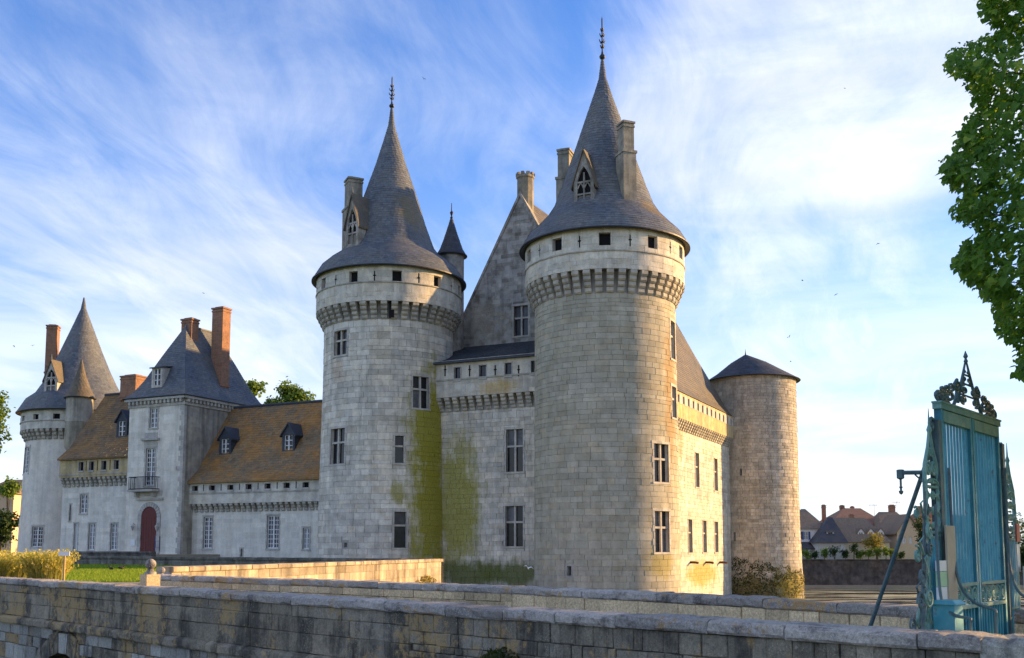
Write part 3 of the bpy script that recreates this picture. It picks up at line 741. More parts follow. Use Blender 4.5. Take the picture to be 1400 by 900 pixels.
# raking coping
for s in (-1, 1):
    n = 16
    for i in range(n):
        q0, q1 = i/n, (i+1)/n
        u0, u1 = s*hwid*1.01*(1-q0), s*hwid*1.01*(1-q1); za, zb_ = zrd-abs(u0)*1.86, zrd-abs(u1)*1.86
        m2 = MB(); vs = []
        for (u, zq) in ((u0, za), (u1, zb_)):
            vs += [GAB.pt(u, zq-.12, .14), GAB.pt(u, zq+.3, .14), GAB.pt(u, zq+.3, -.5), GAB.pt(u, zq-.12, -.5)]
        m2.add(vs, [(0, 4, 5, 1), (1, 5, 6, 2), (2, 6, 7, 3), (3, 7, 4, 0), (0, 1, 2, 3), (7, 6, 5, 4)], rnd.uniform(-.6, .6)); m2.build('coping_stone', M['stone_gable'], kp)
# main roof, long wall, eaves
s0, s1 = 5.55, 45.5
pf = [(0, zrd), (4.0, zrd-4.0*1.9), (6.6, zrd-6.6*1.86), (7.6, zlo+1.0), (8.35, zlo)]
mb = MB()
for sgn in (1, -1):
    acc = 0
    for (c0, za), (c1, zb_) in zip(pf, pf[1:]):
        p0, p1, p2, p3 = K(sgn*c1, s0), K(sgn*c1, s1), K(sgn*c0, s1), K(sgn*c0, s0); dl = math.hypot(c1-c0, za-zb_)
        slates(mb, *(((*p0, zb_), (*p1, zb_), (*p2, za), (*p3, za)) if sgn > 0 else ((*p1, zb_), (*p0, zb_), (*p3, za), (*p2, za))), .36, .6); acc += dl
vs = [(*K(sg*c, s1), z) for sg in (-1, 1) for c, z in (pf if sg > 0 else pf[::-1])]
mb.add(vs, [tuple(range(len(vs)))])
mb.build('roof', M['slate_brown'], kp)
zl1 = zpx(572, 100); zl0 = zpx(586, 100)
lw = [(wpx(LONG, *q), 'cross', .2) for q in ((949.5, 956.5, 620, 667), (975.5, 981.5, 627, 670), (940, 947, 711, 755), (960, 966.5, 712, 755), (976, 982.5, 713, 756))]
for zt_, idx in ((0, (0, 1)), (1, (2, 3, 4))):
    a = sum(lw[i][0][2] for i in idx)/len(idx); b = sum(lw[i][0][3] for i in idx)/len(idx)
    for i in idx: h = lw[i][0]; m_ = (h[0]+h[1])/2; lw[i] = ((m_-.8, m_+.8, a, b), 'cross', .2)
mb = MB(); core(mb, LONG, 2, 47, WATER-.6, zl1, [w[0] for w in lw], -.05); mb.build('long_wall', M['mortar'], kp)
lay(kp, LONG, ashlar(LONG, 18, 47, WATER-.3, zl0, [grow(w[0], .17) for w in lw], .42, .85), M['stone_keep'], limit=0)
for h, k, s in lw: window(kp, LONG, *h, kind=k, sur=s)
LOP = Flat(LONG.o+LONG.nrm*.55, U)
lps = [(18.5+i*1.75, 19.1+i*1.75, zlo-1.1, zlo-.35) for i in range(16)]
mb = MB(); core(mb, LOP, 16, 47, zl1, zlo-.05, lps, 0); mb.quad(LOP.pt(16, zl1), LOP.pt(47, zl1), LOP.pt(47, zl1, -.8), LOP.pt(16, zl1, -.8)); mb.build('long_parapet', M['ochre_band'], kp)
for i, h in enumerate(lps):
    window(kp, LOP, *h, kind='dark', sur=0, name='parapet_opening', deep=.3)
    m2 = MB(); sbox(m2, LOP, h[1]+.02, h[1]+1.13, h[2]-.1, h[3]+.12, -.02, .03, .4); m2.build('parapet_stone', M['dressed'], kp)
me = corbel_mesh('corbel', .42, zl1-zl0, .52, 4, M['corbel_stone']); rz = math.atan2(LONG.nrm.y, LONG.nrm.x)-math.pi/2
for i in range(36): inst('corbel', me, LONG.pt(18.3+i*.8, zl1), rz, kp)
for x in (944, 965, 984):
    u, z = LONG.hit(x, 769); m2 = MB(); m2.tube([LONG.pt(u, z, -.1), LONG.pt(u-.2, z, .5), LONG.pt(u-.3, z-.05, .9)], .12, 6); m2.build('rusty_spout', M['rust'], kp)
# hidden sides so that the keep is a closed building
mb = MB(); BK = Flat(K(-7.75, 47), -U); core(mb, BK, 0, 46, WATER-.6, zlo, [], 0); EN = Flat(K(7.75, 47), -V); core(mb, EN, 0, 15.5, WATER-.6, zlo+.5, [], 0); mb.build('rear_wall', M['stone_keep'], kp)
# chimney on the gable
pc = K(.1, 6.3); zc = zpx(279, 86.8)-1.5; zt_ = zpx(238, 86.8); mb = MB()
mb.lathe(pc, [(.72, zc), (.72, zt_-.5), (.82, zt_-.4), (.82, zt_-.2), (.7, zt_-.2), (.5, zt_-.2)], 10); ch = mb.build('chimney', M['stone_chimney'], kp)
for i in range(10):
    a = i*math.pi/5; m2 = MB(); m2.M = Matrix.Translation((pc.x, pc.y, 0)) @ Matrix.Rotation(a, 4, 'Z'); m2.box(.62, .84, -.14, .14, zt_-.2, zt_+.02); m2.build('merlon', M['stone_chimney'], ch)

# ------------------------------------------------------------------ left wings, gate pavilion, far tower
def hipquad(mb, c0, z0, c1, z1, acc=0.0):
    """roof band between two plan rectangles (lists of four corners)"""
    for i in range(4):
        k = (i+1) % 4; a, b, c, d = c0[i], c0[k], c1[k], c1[i]
        w = (Vector(b)-Vector(a)).length; dl = math.hypot(z1-z0, .6)
        slates(mb, (*a, z0), (*b, z0), (*c, z1), (*d, z1))
def wing(name, label, a0, a1, b, ye, yc1, yc0, ystr, Yref, openings, oy, wins, zridge, rmat, bandmat, dorm, rid=5.0, pitch=.62, dw=1.7, corb_w=.36):
    S = Flat(L(a0, b), V); n_ = L((a0+a1)/2, b)
    T = thing(name, (n_.x, n_.y, WATER), label, 'castle wing')
    w = a1-a0; ze, zc1, zc0, zs = (zpx(y, Yref) for y in (ye, yc1, yc0, ystr))
    ws = [(wpx(S, *q), k) for q, k in wins]
    mb = MB(); core(mb, S, 0, w, WATER-.6, zc1, [h for h, _ in ws], 0); mb.build('wall', M['render'], T)
    lay(T, S, ashlar(S, 0, w, WATER, zc0, [grow(h, .13) for h, _ in ws], .44, 1.0), M['render'], joint=.012, proud=.012, limit=0, back=-.02)
    for h, k in ws: window(T, S, *h, kind=k, sur=.16)
    SP = Flat(S.o+S.nrm*.5, V)
    hs = []
    for x in openings:
        u, z = SP.hit(x, (oy[0]+oy[1])/2); hs.append((u-dw/5, u+dw/5, zpx(oy[1], Yref), zpx(oy[0], Yref)))
    mb = MB(); core(mb, SP, 0, w, zc1, ze+.05, hs, 0); mb.quad(SP.pt(0, zc1), SP.pt(w, zc1), SP.pt(w, zc1, -.6), SP.pt(0, zc1, -.6)); mb.build('parapet', bandmat, T)
    mb = MB(); sbox(mb, SP, 0, w, zs, zs+.12, -.05, .06); mb.build('string_course', M['corbel_stone'], T)
    for h in hs: window(T, SP, *h, kind='dark', sur=.07, name='parapet_opening', deep=.3)
    for h, h2 in zip(hs, hs[1:]):
        um = (h[1]+h2[0])/2; m2 = MB(); sbox(m2, SP, um-.045, um+.045, h[2]-.05, h[3]+.1, -.2, .01); m2.build('arrow_slit', M['dark_opening'], T)
    me = corbel_mesh('corbel', corb_w, zc1-zc0, .48, 3, M['corbel_stone']); rz = math.atan2(S.nrm.y, S.nrm.x)-math.pi/2
    n = int(w/.64)
    for i in range(n): inst('corbel', me, S.pt((i+.5)*w/n, zc1), rz, T)
    mb = MB(); q = lambda u, dd, z: (*(S.o+S.d*u-S.nrm*dd), z)
    for f0, f1 in (((-.85, ze), (.6, ze+(zridge-ze)*.17)), ((.6, ze+(zridge-ze)*.17), (rid, zridge))):
        dl0 = f0[0]+1; dl1 = dl0+math.hypot(f1[0]-f0[0], f1[1]-f0[1])
        slates(mb, q(0, *f0), q(w, *f0), q(w, *f1), q(0, *f1), .30, .42)
        mb.quad(q(w, 2*rid-f0[0], f0[1]), q(0, 2*rid-f0[0], f0[1]), q(0, 2*rid-f1[0], f1[1]), q(w, 2*rid-f1[0], f1[1]), 0, [(0, dl0), (w, dl0), (w, dl1), (0, dl1)])
    mb.quad(q(0, -.85, ze), q(w, -.85, ze), q(w, -.85, ze-.14), q(0, -.85, ze-.14)); mb.quad(q(0, -.85, ze-.14), q(w, -.85, ze-.14), q(w, .1, ze-.14), q(0, .1, ze-.14))
    mb.build('roof', M[rmat], T)
    m2 = MB(); m2.tube([q(0, rid, zridge+.03), q(w, rid, zridge+.03)], .16, 6); m2.build('ridge_tile', M['slate_dark'], T)
    for (x, y, wd, hw_, hg) in dorm:
        # front of dormer stands on the roof slope: find the depth where the slope meets that line of sight
        best = None
        for i in range(60):
            dd = .2+i*.08; z = ze+(zridge-ze)*(.17+.83*(dd-.6)/(rid-.6)) if dd > .6 else ze+(zridge-ze)*.17*(dd+.85)/1.45
            SS = Flat(S.o-S.nrm*dd, V); u, zh = SS.hit(x, y)
            if best is None or abs(zh-z) < best[0]: best = (abs(zh-z), u, dd, z)
        p = S.pt(best[1], best[3]-.1, -best[2]); dormer(T, p, S.nrm, wd, hw_, hg, 3.2, 'gable', M['slate_dark'], M['slate_dark'], .35)
    return T, S
sy = (655, 686, 698, 678)
wg, WS = wing('castle_wing', 'low wing with orange lichened roof and two dormers beside the gate pavilion', -23.5, -3, 2.0, 654.5, 686, 698, 672, 91.5,
              (267, 290, 315, 340, 366, 392, 418), (660, 667), [((278, 290, 707, 750), 'white'), ((365, 381, 705, 750), 'white'), ((414, 423, 722, 751), 'white'), ((329, 331.5, 751, 761), 'dark')],
              zpx(549, 97.0), 'tile_lichen', M['stone_ring'], [(307.5, 622, 1.45, 1.75, 1.0), (394, 617, 1.45, 1.75, 1.0)])
wg2, WS2 = wing('castle_wing', 'low wing with brown roof and ochre parapet beyond the gate pavilion', -40.6, -29.5, 2.0, 626, 652, 665, 649, 102.5,
               (111, 125, 142, 159), (631, 643), [((109.5, 119.5, 676, 702), 'white'), ((101, 106, 716, 752), 'white'), ((121, 129.5, 716, 752), 'white'), ((151, 160, 716, 752), 'white'), ((95, 97, 690, 712), 'dark')],
               zpx(536, 107), 'tile_brown', M['ochre_band'], [(166, 598, 1.45, 1.9, 1.0)])
p = WS.pt(13.6, 0, -5.0); zr = zpx(549, 97.0); chimney(wg, (p.x, p.y), 1.1, 1.1, zr-1, zpx(532, 97), math.atan2(V.y, V.x), M['brick'])
p = WS2.pt(4.1, 0, -4.9); chimney(wg2, (p.x, p.y), 2.2, 1.4, zpx(545, 106), zpx(511, 106), math.atan2(V.y, V.x), M['brick'])

# gate pavilion
GF = Flat(L(-30.1, .5), V); GWID = 7.05; GDEP = 11.2
gt = thing('gate_pavilion', (GF.pt(GWID/2, 0).x, GF.pt(GWID/2, 0).y, WATER), 'tall square gate pavilion with hipped slate roof and dark red arched door', 'pavilion')
GS = Flat(GF.pt(GWID, 0).xy, U)
zco = zpx(549, 96.5); zev = zpx(541, 96.5)
ga = wpx(GF, 205, 215.5, 558, 585); gb = wpx(GF, 199, 212, 613, 664); gd = wpx(GF, 193, 214.5, 707, 757)
holes = [ga, gb, gd]
mb = MB(); core(mb, GF, 0, GWID, WATER-.6, zco, holes, 0); mb.build('wall', M['render'], gt)
lay(gt, GF, ashlar(GF, 0, GWID-.56, WATER, zco-.36, [grow(ga, .2), grow(gb, .24), (gd[0]-.45, gd[1]+.45, gd[2]-1, gd[3]+1.6)], .46, 1.0), M['render'], joint=.012, proud=.012, limit=0, back=-.02)
mb = MB(); core(mb, GS, 0, GDEP, WATER-.6, zco, [], 0)
BKS = Flat(GF.pt(GWID, 0, -GDEP).xy, -V); core(mb, BKS, 0, GWID, WATER-.6, zco, [], 0); LFS = Flat(GF.pt(0, 0, -GDEP).xy, -U); core(mb, LFS, 0, GDEP, WATER-.6, zco, [], 0)
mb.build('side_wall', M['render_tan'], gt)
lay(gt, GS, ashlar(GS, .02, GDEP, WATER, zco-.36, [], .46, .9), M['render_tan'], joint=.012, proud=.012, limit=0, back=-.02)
window(gt, GF, *ga, kind='white', sur=.2); window(gt, GF, *gb, kind='white', sur=.24)
# quoins on the corner
i = 0; z = WATER
while z < zco-.5:
    m2 = MB(); sbox(m2, GF, GWID-(.55 if i % 2 else .35), GWID+.02, z, z+.46, -.3, .02, rnd.uniform(-.3, .5)); m2.build('quoin', M['dressed'], gt); z += .48; i += 1
for S_, w_ in ((GF, GWID), (GS, GDEP)):
    mb = MB(); sbox(mb, S_, -.1, w_+.1, zco-.35, zco-.1, -.1, .12); sbox(mb, S_, -.3, w_+.3, zco+.25, zev, -.1, .42); mb.build('cornice', M['dressed'], gt)
    n = int(w_/.5)
    for i in range(n):
        m2 = MB(); u = (i+.5)*w_/n; sbox(m2, S_, u-.12, u+.12, zco-.08, zco+.25, -.05, .34); m2.build('modillion', M['dressed'], gt)
    mb = MB(); core(mb, S_, 0, w_, zco, zco+.3, [], .02); mb.build('frieze', M['dressed'], gt)
# pediment over balcony window, balcony, door
uc = (gb[0]+gb[1])/2; zz = gb[3]
mb = MB(); sbox(mb, GF, uc-.85, uc+.85, zz+.3, zz+.75, -.05, .05); sbox(mb, GF, uc-1.1, uc+1.1, zz+.75, zz+.95, -.05, .3); sbox(mb, GF, uc-.8, uc+.8, zz+.95, zz+1.5, -.05, .08)
mb.prism if 0 else None
mb.build('pediment', M['dressed'], gt)
ub0 = GF.hit(185.5, 668)[0]; ub1 = GF.hit(217.5, 668)[0]; zb0 = GF.hit(200, 670)[1]; zb1 = GF.hit(200, 653)[1]
mb = MB(); sbox(mb, GF, ub0-.1, ub1+.1, zb0-.2, zb0, -.05, .95); sbox(mb, GF, ub0+.3, ub0+.55, zb0-.7, zb0-.2, -.05, .5); sbox(mb, GF, ub1-.55, ub1-.3, zb0-.7, zb0-.2, -.05, .5)
bc = mb.build('balcony', M['dressed'], gt)
for zq in (zb0+.06, zb1):
    m2 = MB(); m2.tube([GF.pt(ub0, zq, 0), GF.pt(ub0, zq, .88), GF.pt(ub1, zq, .88), GF.pt(ub1, zq, 0)], .04, 5); m2.build('rail', M['iron_dark'], bc)
n = 20
for i in range(n):
    u = ub0+(ub1-ub0)*i/(n-1); m2 = MB(); zm = (zb0+zb1)/2
    m2.tube([GF.pt(u, zb0, .88), GF.pt(u+.05, zm, .95), GF.pt(u, zb1, .88)], .022, 4); m2.build('baluster', M['iron_dark'], bc)
for dd in (.2, .42, .64):
    for u in (ub0, ub1): m2 = MB(); m2.tube([GF.pt(u, zb0, dd), GF.pt(u, zb1, dd)], .022, 4); m2.build('baluster', M['iron_dark'], bc)
# arched door
ud0, ud1 = gd[0], gd[1]; um = (ud0+ud1)/2; rr = (ud1-ud0)/2; zsp = gd[3]; zcr = zsp+rr
mb = MB(); N = 12
pts = [(um+rr*math.cos(math.pi*i/N), zsp+rr*math.sin(math.pi*i/N)) for i in range(N+1)]
poly = [GF.pt(ud1, gd[2], .045)]+[GF.pt(u, z, .045) for u, z in pts]+[GF.pt(ud0, gd[2], .045)]
poly = [v-Vector((GF.nrm.x, GF.nrm.y, 0))*.02 for v in poly]
dr = MB(); dr.add(poly, [tuple(range(len(poly)))]); dr.add([GF.pt(um-.02, gd[2], .035), GF.pt(um+.02, gd[2], .035), GF.pt(um+.02, zcr, .035), GF.pt(um-.02, zcr, .035)], [(0, 1, 2, 3)])
for zq in (gd[2]+(zsp-gd[2])*.35, gd[2]+(zsp-gd[2])*.75, zsp):
    sbox(dr, GF, ud0+.05, ud1-.05, zq-.05, zq+.05, 0, .06)
dor = dr.build('door', M['red_door'], gt)
for i in range(6):
    u = ud0+(ud1-ud0)*(i+.5)/6; m2 = MB(); sbox(m2, GF, u-(ud1-ud0)/12+.015, u+(ud1-ud0)/12-.015, gd[2], zsp-.08, .0, .045); m2.build('plank', M['red_door'], dor)
for i in range(N):
    a0, a1 = math.pi*i/N+.02, math.pi*(i+1)/N-.02; m2 = MB()
    q = [(um+r_*math.cos(a), zsp+r_*math.sin(a)) for r_, a in ((rr, a0), (rr+.42, a0), (rr+.42, a1), (rr, a1))]
    vs = [GF.pt(u, z, -.3) for u, z in q]+[GF.pt(u, z, .1) for u, z in q]
    m2.add(vs, [(4, 5, 6, 7), (0, 1, 5, 4), (1, 2, 6, 5), (2, 3, 7, 6), (3, 0, 4, 7)], rnd.uniform(-.4, .4)); m2.build('voussoir', M['dressed'], gt)
for s, (ua, ub) in ((0, (ud0-.42, ud0)), (1, (ud1, ud1+.42))):
    for i in range(6):
        z0_, z1_ = gd[2]+(zsp-gd[2])*i/6, gd[2]+(zsp-gd[2])*(i+1)/6; m2 = MB(); sbox(m2, GF, ua, ub, z0_+.01, z1_-.01, -.3, .1 if i % 2 else .14, rnd.uniform(-.3, .3)); m2.build('jamb_stone', M['dressed'], gt)
m2 = MB(); sbox(m2, GF, ud0-.7, ud1+.7, zcr+.6, zcr+.8, 0, .2); sbox(m2, GF, ud0-.5, ud1+.5, zcr+1.0, zcr+1.5, 0, .06); m2.build('door_hood', M['dressed'], gt)
# hipped roof with swept eaves
def rect(inset, r0=0.0, r1=0.0):
    a, b = GF.pt(0+inset-.45, 0, .45-inset), GF.pt(GWID-inset+.45, 0, .45-inset)
    c, d = GF.pt(GWID-inset+.45, 0, -GDEP-.45+inset), GF.pt(inset-.45, 0, -GDEP-.45+inset)
    return [a.xy, b.xy, c.xy, d.xy]
zrg = zpx(446, 101); H = zrg-zev; mb = MB(); half = (GWID+.9)/2
lv = [(0, 0), (.16, .085), (.34, .25), (.62, .58), (1, 1)]; acc = 0
for (f0, h0), (f1, h1) in zip(lv, lv[1:]):
    def rc(f):
        r = rect(half*f*.995)
        return r
    hipquad(mb, rc(f0), zev+H*h0, rc(f1), zev+H*h1, acc); acc += math.hypot(half*(f1-f0), H*(h1-h0))
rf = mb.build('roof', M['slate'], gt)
g = MB(); r_ = rect(-.03); g.tube([(*v, zev-.02) for v in (r_+[r_[0]])], .07, 5); g.build('gutter', M['iron_dark'], rf)
p0, p1 = rect(half*.995)[0], rect(half*.995)[3]
g = MB(); g.tube([(*p0, zrg+.02), (*p1, zrg+.02)], .14, 6); g.build('ridge_cap', M['lead'], rf)
for i, (x, yb, yt, w, d, Y) in enumerate(((259.5, 460, 437, 1.35, 1.0, 101.2), (300, 531, 422, 1.4, 1.15, 102.2))):
    q = at(x, yb, Y); chimney(gt, (q.x, q.y), w, d, q.z-1.0, zpx(yt, Y), math.atan2(V.y, V.x), M['brick'], cap=.16)
q = at(214, 530, 98.0); dormer(gt, q, GF.nrm, 1.35, 2.0, .5, 2.6, 'shed', M['dressed'], M['slate_dark'], .3)
# door lanterns and notices
for x in (184.5, 217):
    u, z = GF.hit(x, 722); m2 = MB(); m2.tube([GF.pt(u, z+.3, 0), GF.pt(u, z+.45, .25), GF.pt(u, z+.3, .3)], .03, 5); c_ = GF.pt(u, z, .3)
    m2.lathe((c_.x, c_.y), [(.05, z-.25), (.16, z+.1), (.2, z+.14), (.04, z+.3)], 6); m2.build('wall_lantern', M['dressed'], gt)
plain('blue_sign', (.02, .025, .12), .5); plain('white_sign', (.75, .78, .78), .5); plain('teal_sign', (.12, .45, .5), .5)
u, z = GF.hit(215.5, 743); mb = MB(); sbox(mb, GF, u-.32, u+.32, z-.7, z+.65, .02, .08); o = mb.build('notice_board', M['blue_sign'], None)
tag(o, 'small dark blue notice board on wall beside the red arched door', 'notice')
u, z = GF.hit(182, 742); mb = MB(); sbox(mb, GF, u-.28, u+.28, z-.3, z+.3, .02, .07); o = mb.build('notice_board', M['white_sign'], None)
tag(o, 'small pale square notice on the gate pavilion wall, left of its door', 'notice')

# far round tower with its turret
t4 = thing('round_tower', (T4.x, T4.y, WATER), 'distant round tower with tall slate cone and tall brick chimney', 'tower')
z4 = dict(zc0=zpx(601, 111.5), zc1=zpx(586, 111), zs=zpx(575.5, 110.8), ze=zpx(559, 110.6))
def w4(x0, x1, y0, y1): return wpx(C4, x0, x1, y0, y1)
wins4 = [(w4(31, 39.5, 612, 647), 'white', .2), (w4(43.5, 58, 720, 748), 'white', .2)]
a = C4.hit(28, 690)[0]; wins4.append(((a-.7, a+.7, zpx(705, 115), zpx(673, 115)), 'white', .2))
pw4 = []; sl4 = []; zpw = (zpx(573, 110.8), zpx(566, 110.8))
for k in range(-5, 6):
    u = R(-22+24*k)*6.05; pw4.append((u, .75, *zpw))
ringed_tower(t4, C4, 6.05, WATER-.6, z4['zc0'], z4['zc1'], z4['zs'], z4['ze'], 'render', wins4, pw4, sl4, 52, .44, .9, blocks=False, corb=.4, steps=3)
prof4 = [(r_*(.955 if r_ > 4.5 else 1.03), (z4['ze'] if i_ == 0 else zpx(y_, 116.6))) for i_, (r_, y_) in enumerate(((6.85, 559), (5.9, 550), (4.9, 541), (3.9, 528), (3.1, 508), (2.2, 482), (1.1, 448), (.3, 423), (.07, 407)))]
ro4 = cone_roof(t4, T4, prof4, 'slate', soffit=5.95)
p = at(71, 492, 117.6); chimney(t4, p.xy, 1.2, 1.2, p.z-2.5, zpx(446, 117.6), R(10), M['brick'])
p = conepos(C4, -38, 4.9); dormer(t4, (p.x, p.y, zpx(541, p.y)), cdir(C4, -38), 1.7, 2.0, 2.0, 3.6, 'gothic', M['dressed'], M['slate_brown'])
tt = Vector((-46.6, 109.4)); tr = thing('stair_turret', (tt.x, tt.y, WATER), 'slim tan stair turret with its own cone against the distant round tower', 'turret')
mb = MB(); mb.lathe(tt, [(.15, zpx(640, 110.2)), (.9, zpx(624, 109.4)), (1.36, zpx(612, 109.4)), (1.36, zpx(580, 109.4)), (1.46, zpx(578, 109.4)), (1.36, zpx(576, 109.4)), (1.36, zpx(547, 109.4)), (1.44, zpx(544, 109.4))], 28); mb.build('wall', M['render_tan'], tr, smooth='angle')
cone_roof(tr, tt, [(1.6, zpx(544.5, 109.4)), (1.0, zpx(530, 109.4)), (.45, zpx(511, 109.4)), (.04, zpx(491, 109.4))], 'slate_brown', 28, 1.25)

# ------------------------------------------------------------------ setting: ground, moat, banks, forecourt
def structure(o): o['kind'] = 'structure'; return o
def ground_mat(name, a, b, c, scale=.35, bstr=.6):
    m, t = newmat(name); p = pos(t); n = t.noise(p, scale, 6, .65); f = t.noise(p, 9, 4, .7)
    col = t.mix(t.ramp(n, .35, .65), a, b); col = t.mix(t.m('MULTIPLY', t.ramp(f, .35, .75), .55), col, c); finish(t, col, .95, f, bstr, .06, .1)
ground_mat('grass', (.10, .15, .022), (.14, .19, .03), (.06, .10, .015))
ground_mat('gravel', (.34, .29, .21), (.28, .24, .18), (.42, .37, .28))
m, t = newmat('water'); p = pos(t)
wn = t.noise(t.vm('MULTIPLY', p, (.5, 1.6, 1)), .8, 5, .6)
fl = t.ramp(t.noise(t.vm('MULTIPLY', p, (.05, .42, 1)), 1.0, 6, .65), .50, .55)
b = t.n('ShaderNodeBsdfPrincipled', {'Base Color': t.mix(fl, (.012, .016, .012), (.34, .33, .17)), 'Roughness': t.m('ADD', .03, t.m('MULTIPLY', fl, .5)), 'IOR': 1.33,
        'Normal': t.n('ShaderNodeBump', {'Height': wn, 'Strength': .12, 'Distance': .03}).outputs[0]})
t.n('ShaderNodeOutputMaterial', {'Surface': b})
moat = [(-150, 2.5), (-.5, 2.5), (8.6, 14), (150, 14), (150, 150), (-150, 150)]
out = [(-2500, -400), (2500, -400), (2500, 4500), (-2500, 4500)]
mb = MB(); lst = [Vector((x, y, 0)) for x, y in out]+[Vector((x, y, 0)) for x, y in moat]
tri = tessellate_polygon([[Vector((x, y, 0)) for x, y in out], [Vector((x, y, 0)) for x, y in moat]])
mb.add([(v.x, v.y, .05) for v in lst], [tuple(f) for f in tri]); g = mb.build('ground', M['grass']); structure(g)
for f in g.data.polygons:
    pass
bm = bmesh.new(); bm.from_mesh(g.data); bmesh.ops.recalc_face_normals(bm, faces=bm.faces)
if sum(f.normal.z for f in bm.faces) < 0: bmesh.ops.reverse_faces(bm, faces=bm.faces)
bm.to_mesh(g.data); bm.free()
mb = MB(); mb.quad((-151, 1, WATER), (151, 1, WATER), (151, 151, WATER), (-151, 151, WATER)); structure(mb.build('moat_water', M['water']))
mb = MB()
for a, b in zip(moat, moat[1:]+moat[:1]):
    if a[1] == 150 and b[1] == 150: continue
    mb.quad((*a, WATER-.5), (*b, WATER-.5), (*b, .05), (*a, .05))
stone('rubble', (.15, .13, .115), (.10, .092, .085), tint=.3, hue=.5, streak=.2, fine=3.2, dark=.45, scale=.5)
structure(mb.build('moat_bank', M['rubble']))
# far moat wall
fw = thing('moat_wall', (40, 150, WATER), 'dark rubble moat wall across the water below the village houses', 'wall')
FW = Flat((-150, 149.8), (1, 0)); mb = MB(); core(mb, FW, 0, 300, WATER-.5, -.05, [], 0); mb.build('wall', M['rubble'], fw)
for i in range(60):
    u = 170+i*1.6; m2 = MB(); sbox(m2, FW, u, u+1.57, -.05, .14+rnd.uniform(-.01, .01), -.5, .12, rnd.uniform(-1, 1), .02); m2.build('coping_stone', M['rubble'], fw)
m2 = MB(); sbox(m2, FW, 150, 300, WATER-.3, WATER+.42, -.2, 1.2); m2.build('foot_ledge', M['gravel'], fw)
# forecourt island with lawn
P0, P1, P2 = Vector((-11.2, 33.6)), Vector((-4.25, 60.0)), Vector((-34, 82.0))
fc = [(-9.6, 27.5), P0[:], P1[:], P2[:], (-95, 112), (-95, 25), (-22, 25)]
LZ = .45
mb = MB(); mb.extr([(x, y) for x, y in fc][::1], WATER-.4, LZ); structure(mb.build('forecourt', M['grass']))
mb = MB(); mb.extr([(-9.3, 27.2), (-11.8, 38.5), (-19, 36.5), (-30, 33.5), (-30, 26)], LZ-.05, LZ+.012); structure(mb.build('path', M['gravel']))
stone('lit_wall', (.46, .40, .30), (.40, .35, .27), tint=.22, hue=.4, streak=.55, dark=.3, scale=.8,
      stains=[((-5.4, 55.5, -1.0), (3, 5, 1.0), (.30, .22, .03), .9), ((-7.5, 47.5, -1.2), (2, 4, .8), (.28, .20, .03), .9)])
stone('parapet_dark', (.16, .155, .14), (.24, .225, .19), tint=.2, hue=.3, streak=.45, dark=.4, scale=.9)
lw_ = thing('retaining_wall', (-8, 46, WATER), 'sunlit pale retaining wall of the forecourt, running out to the moat', 'wall')
S = Flat(P0, P1-P0); ln = (P1-P0).length
mb = MB(); core(mb, S, 0, ln, WATER-.5, .92, [], .10); mb.quad(S.pt(ln, WATER-.5, .1), S.pt(ln, WATER-.5, -.5), S.pt(ln, .92, -.5), S.pt(ln, .92, .1)); mb.quad(S.pt(0, .92, .1), S.pt(0, .92, -.4), S.pt(0, LZ-1, -.4), S.pt(0, LZ-1, .1)); mb.quad(S.pt(0, LZ, -.4), S.pt(ln, LZ, -.4), S.pt(ln, .92, -.4), S.pt(0, .92, -.4)); mb.build('wall', M['mortar'], lw_)
lay(lw_, S, ashlar(S, -1, ln, WATER-.2, .92, [], .33, .75), M['lit_wall'], joint=.02, proud=.012, back=.04, limit=0) if 0 else None
bl = ashlar(S, 0, ln, -2.6, .92, [], .33, .75)
S2 = Flat(S.o+S.nrm*.13, S.d); lay(lw_, S2, bl, M['lit_wall'], joint=.014, proud=.01, limit=150)
u = 0
while u < ln+.1:
    w = rnd.uniform(.9, 1.3); m2 = MB(); sbox(m2, S, u+.008, min(u+w, ln+.18)-.008, .92, 1.1+rnd.uniform(-.012, .012), -.45, .2, rnd.uniform(-.8, .8), .03, .006); m2.quad(S.pt(u, 1.1, -.45), S.pt(u+w-.01, 1.1, -.45), S.pt(u+w-.01, 1.08, .18), S.pt(u, 1.08, .18)) if 0 else None
    m2.build('coping_stone', M['lit_wall'], lw_); u += w
pw = thing('parapet_wall', (-20, 70, WATER), 'long dark low parapet closing the forecourt lawn along the moat', 'wall')
S = Flat(P2+(P2-P1), P1-P2); ln = 2*(P1-P2).length
mb = MB(); core(mb, S, 0, ln, WATER-.5, .9, [], -.02); core(mb, Flat(S.pt(ln, 0, -.4).xy, -S.d), 0, ln, WATER-.5, .9, [], 0); mb.build('wall', M['mortar'], pw)
lay(pw, S, ashlar(S, 20, ln, LZ, .9, [], .24, .8), M['parapet_dark'], joint=.02, proud=.012, limit=60)
u = 0
while u < ln:
    w = rnd.uniform(1.0, 1.5); m2 = MB(); sbox(m2, S, u+.008, min(u+w, ln)-.008, .9, 1.1+rnd.uniform(-.012, .012), -.48, .08, rnd.uniform(-.8, .8), .03, .006); m2.build('coping_stone', M['parapet_dark'], pw); u += w
bp = thing('bridge_parapet', (-38, 90, .5), 'low stone parapet of the causeway below the red arched door', 'wall')
S = Flat(at(96, 754, 94).xy, at(226, 756, 88).xy-at(96, 754, 94).xy); ln = 10.6
mb = MB(); core(mb, S, 0, ln, WATER, 1.25, [], 0); mb.quad(S.pt(ln, WATER, 0), S.pt(ln, WATER, -.5), S.pt(ln, 1.25, -.5), S.pt(ln, 1.25, 0)); mb.build('wall', M['parapet_dark'], bp)
u = 0
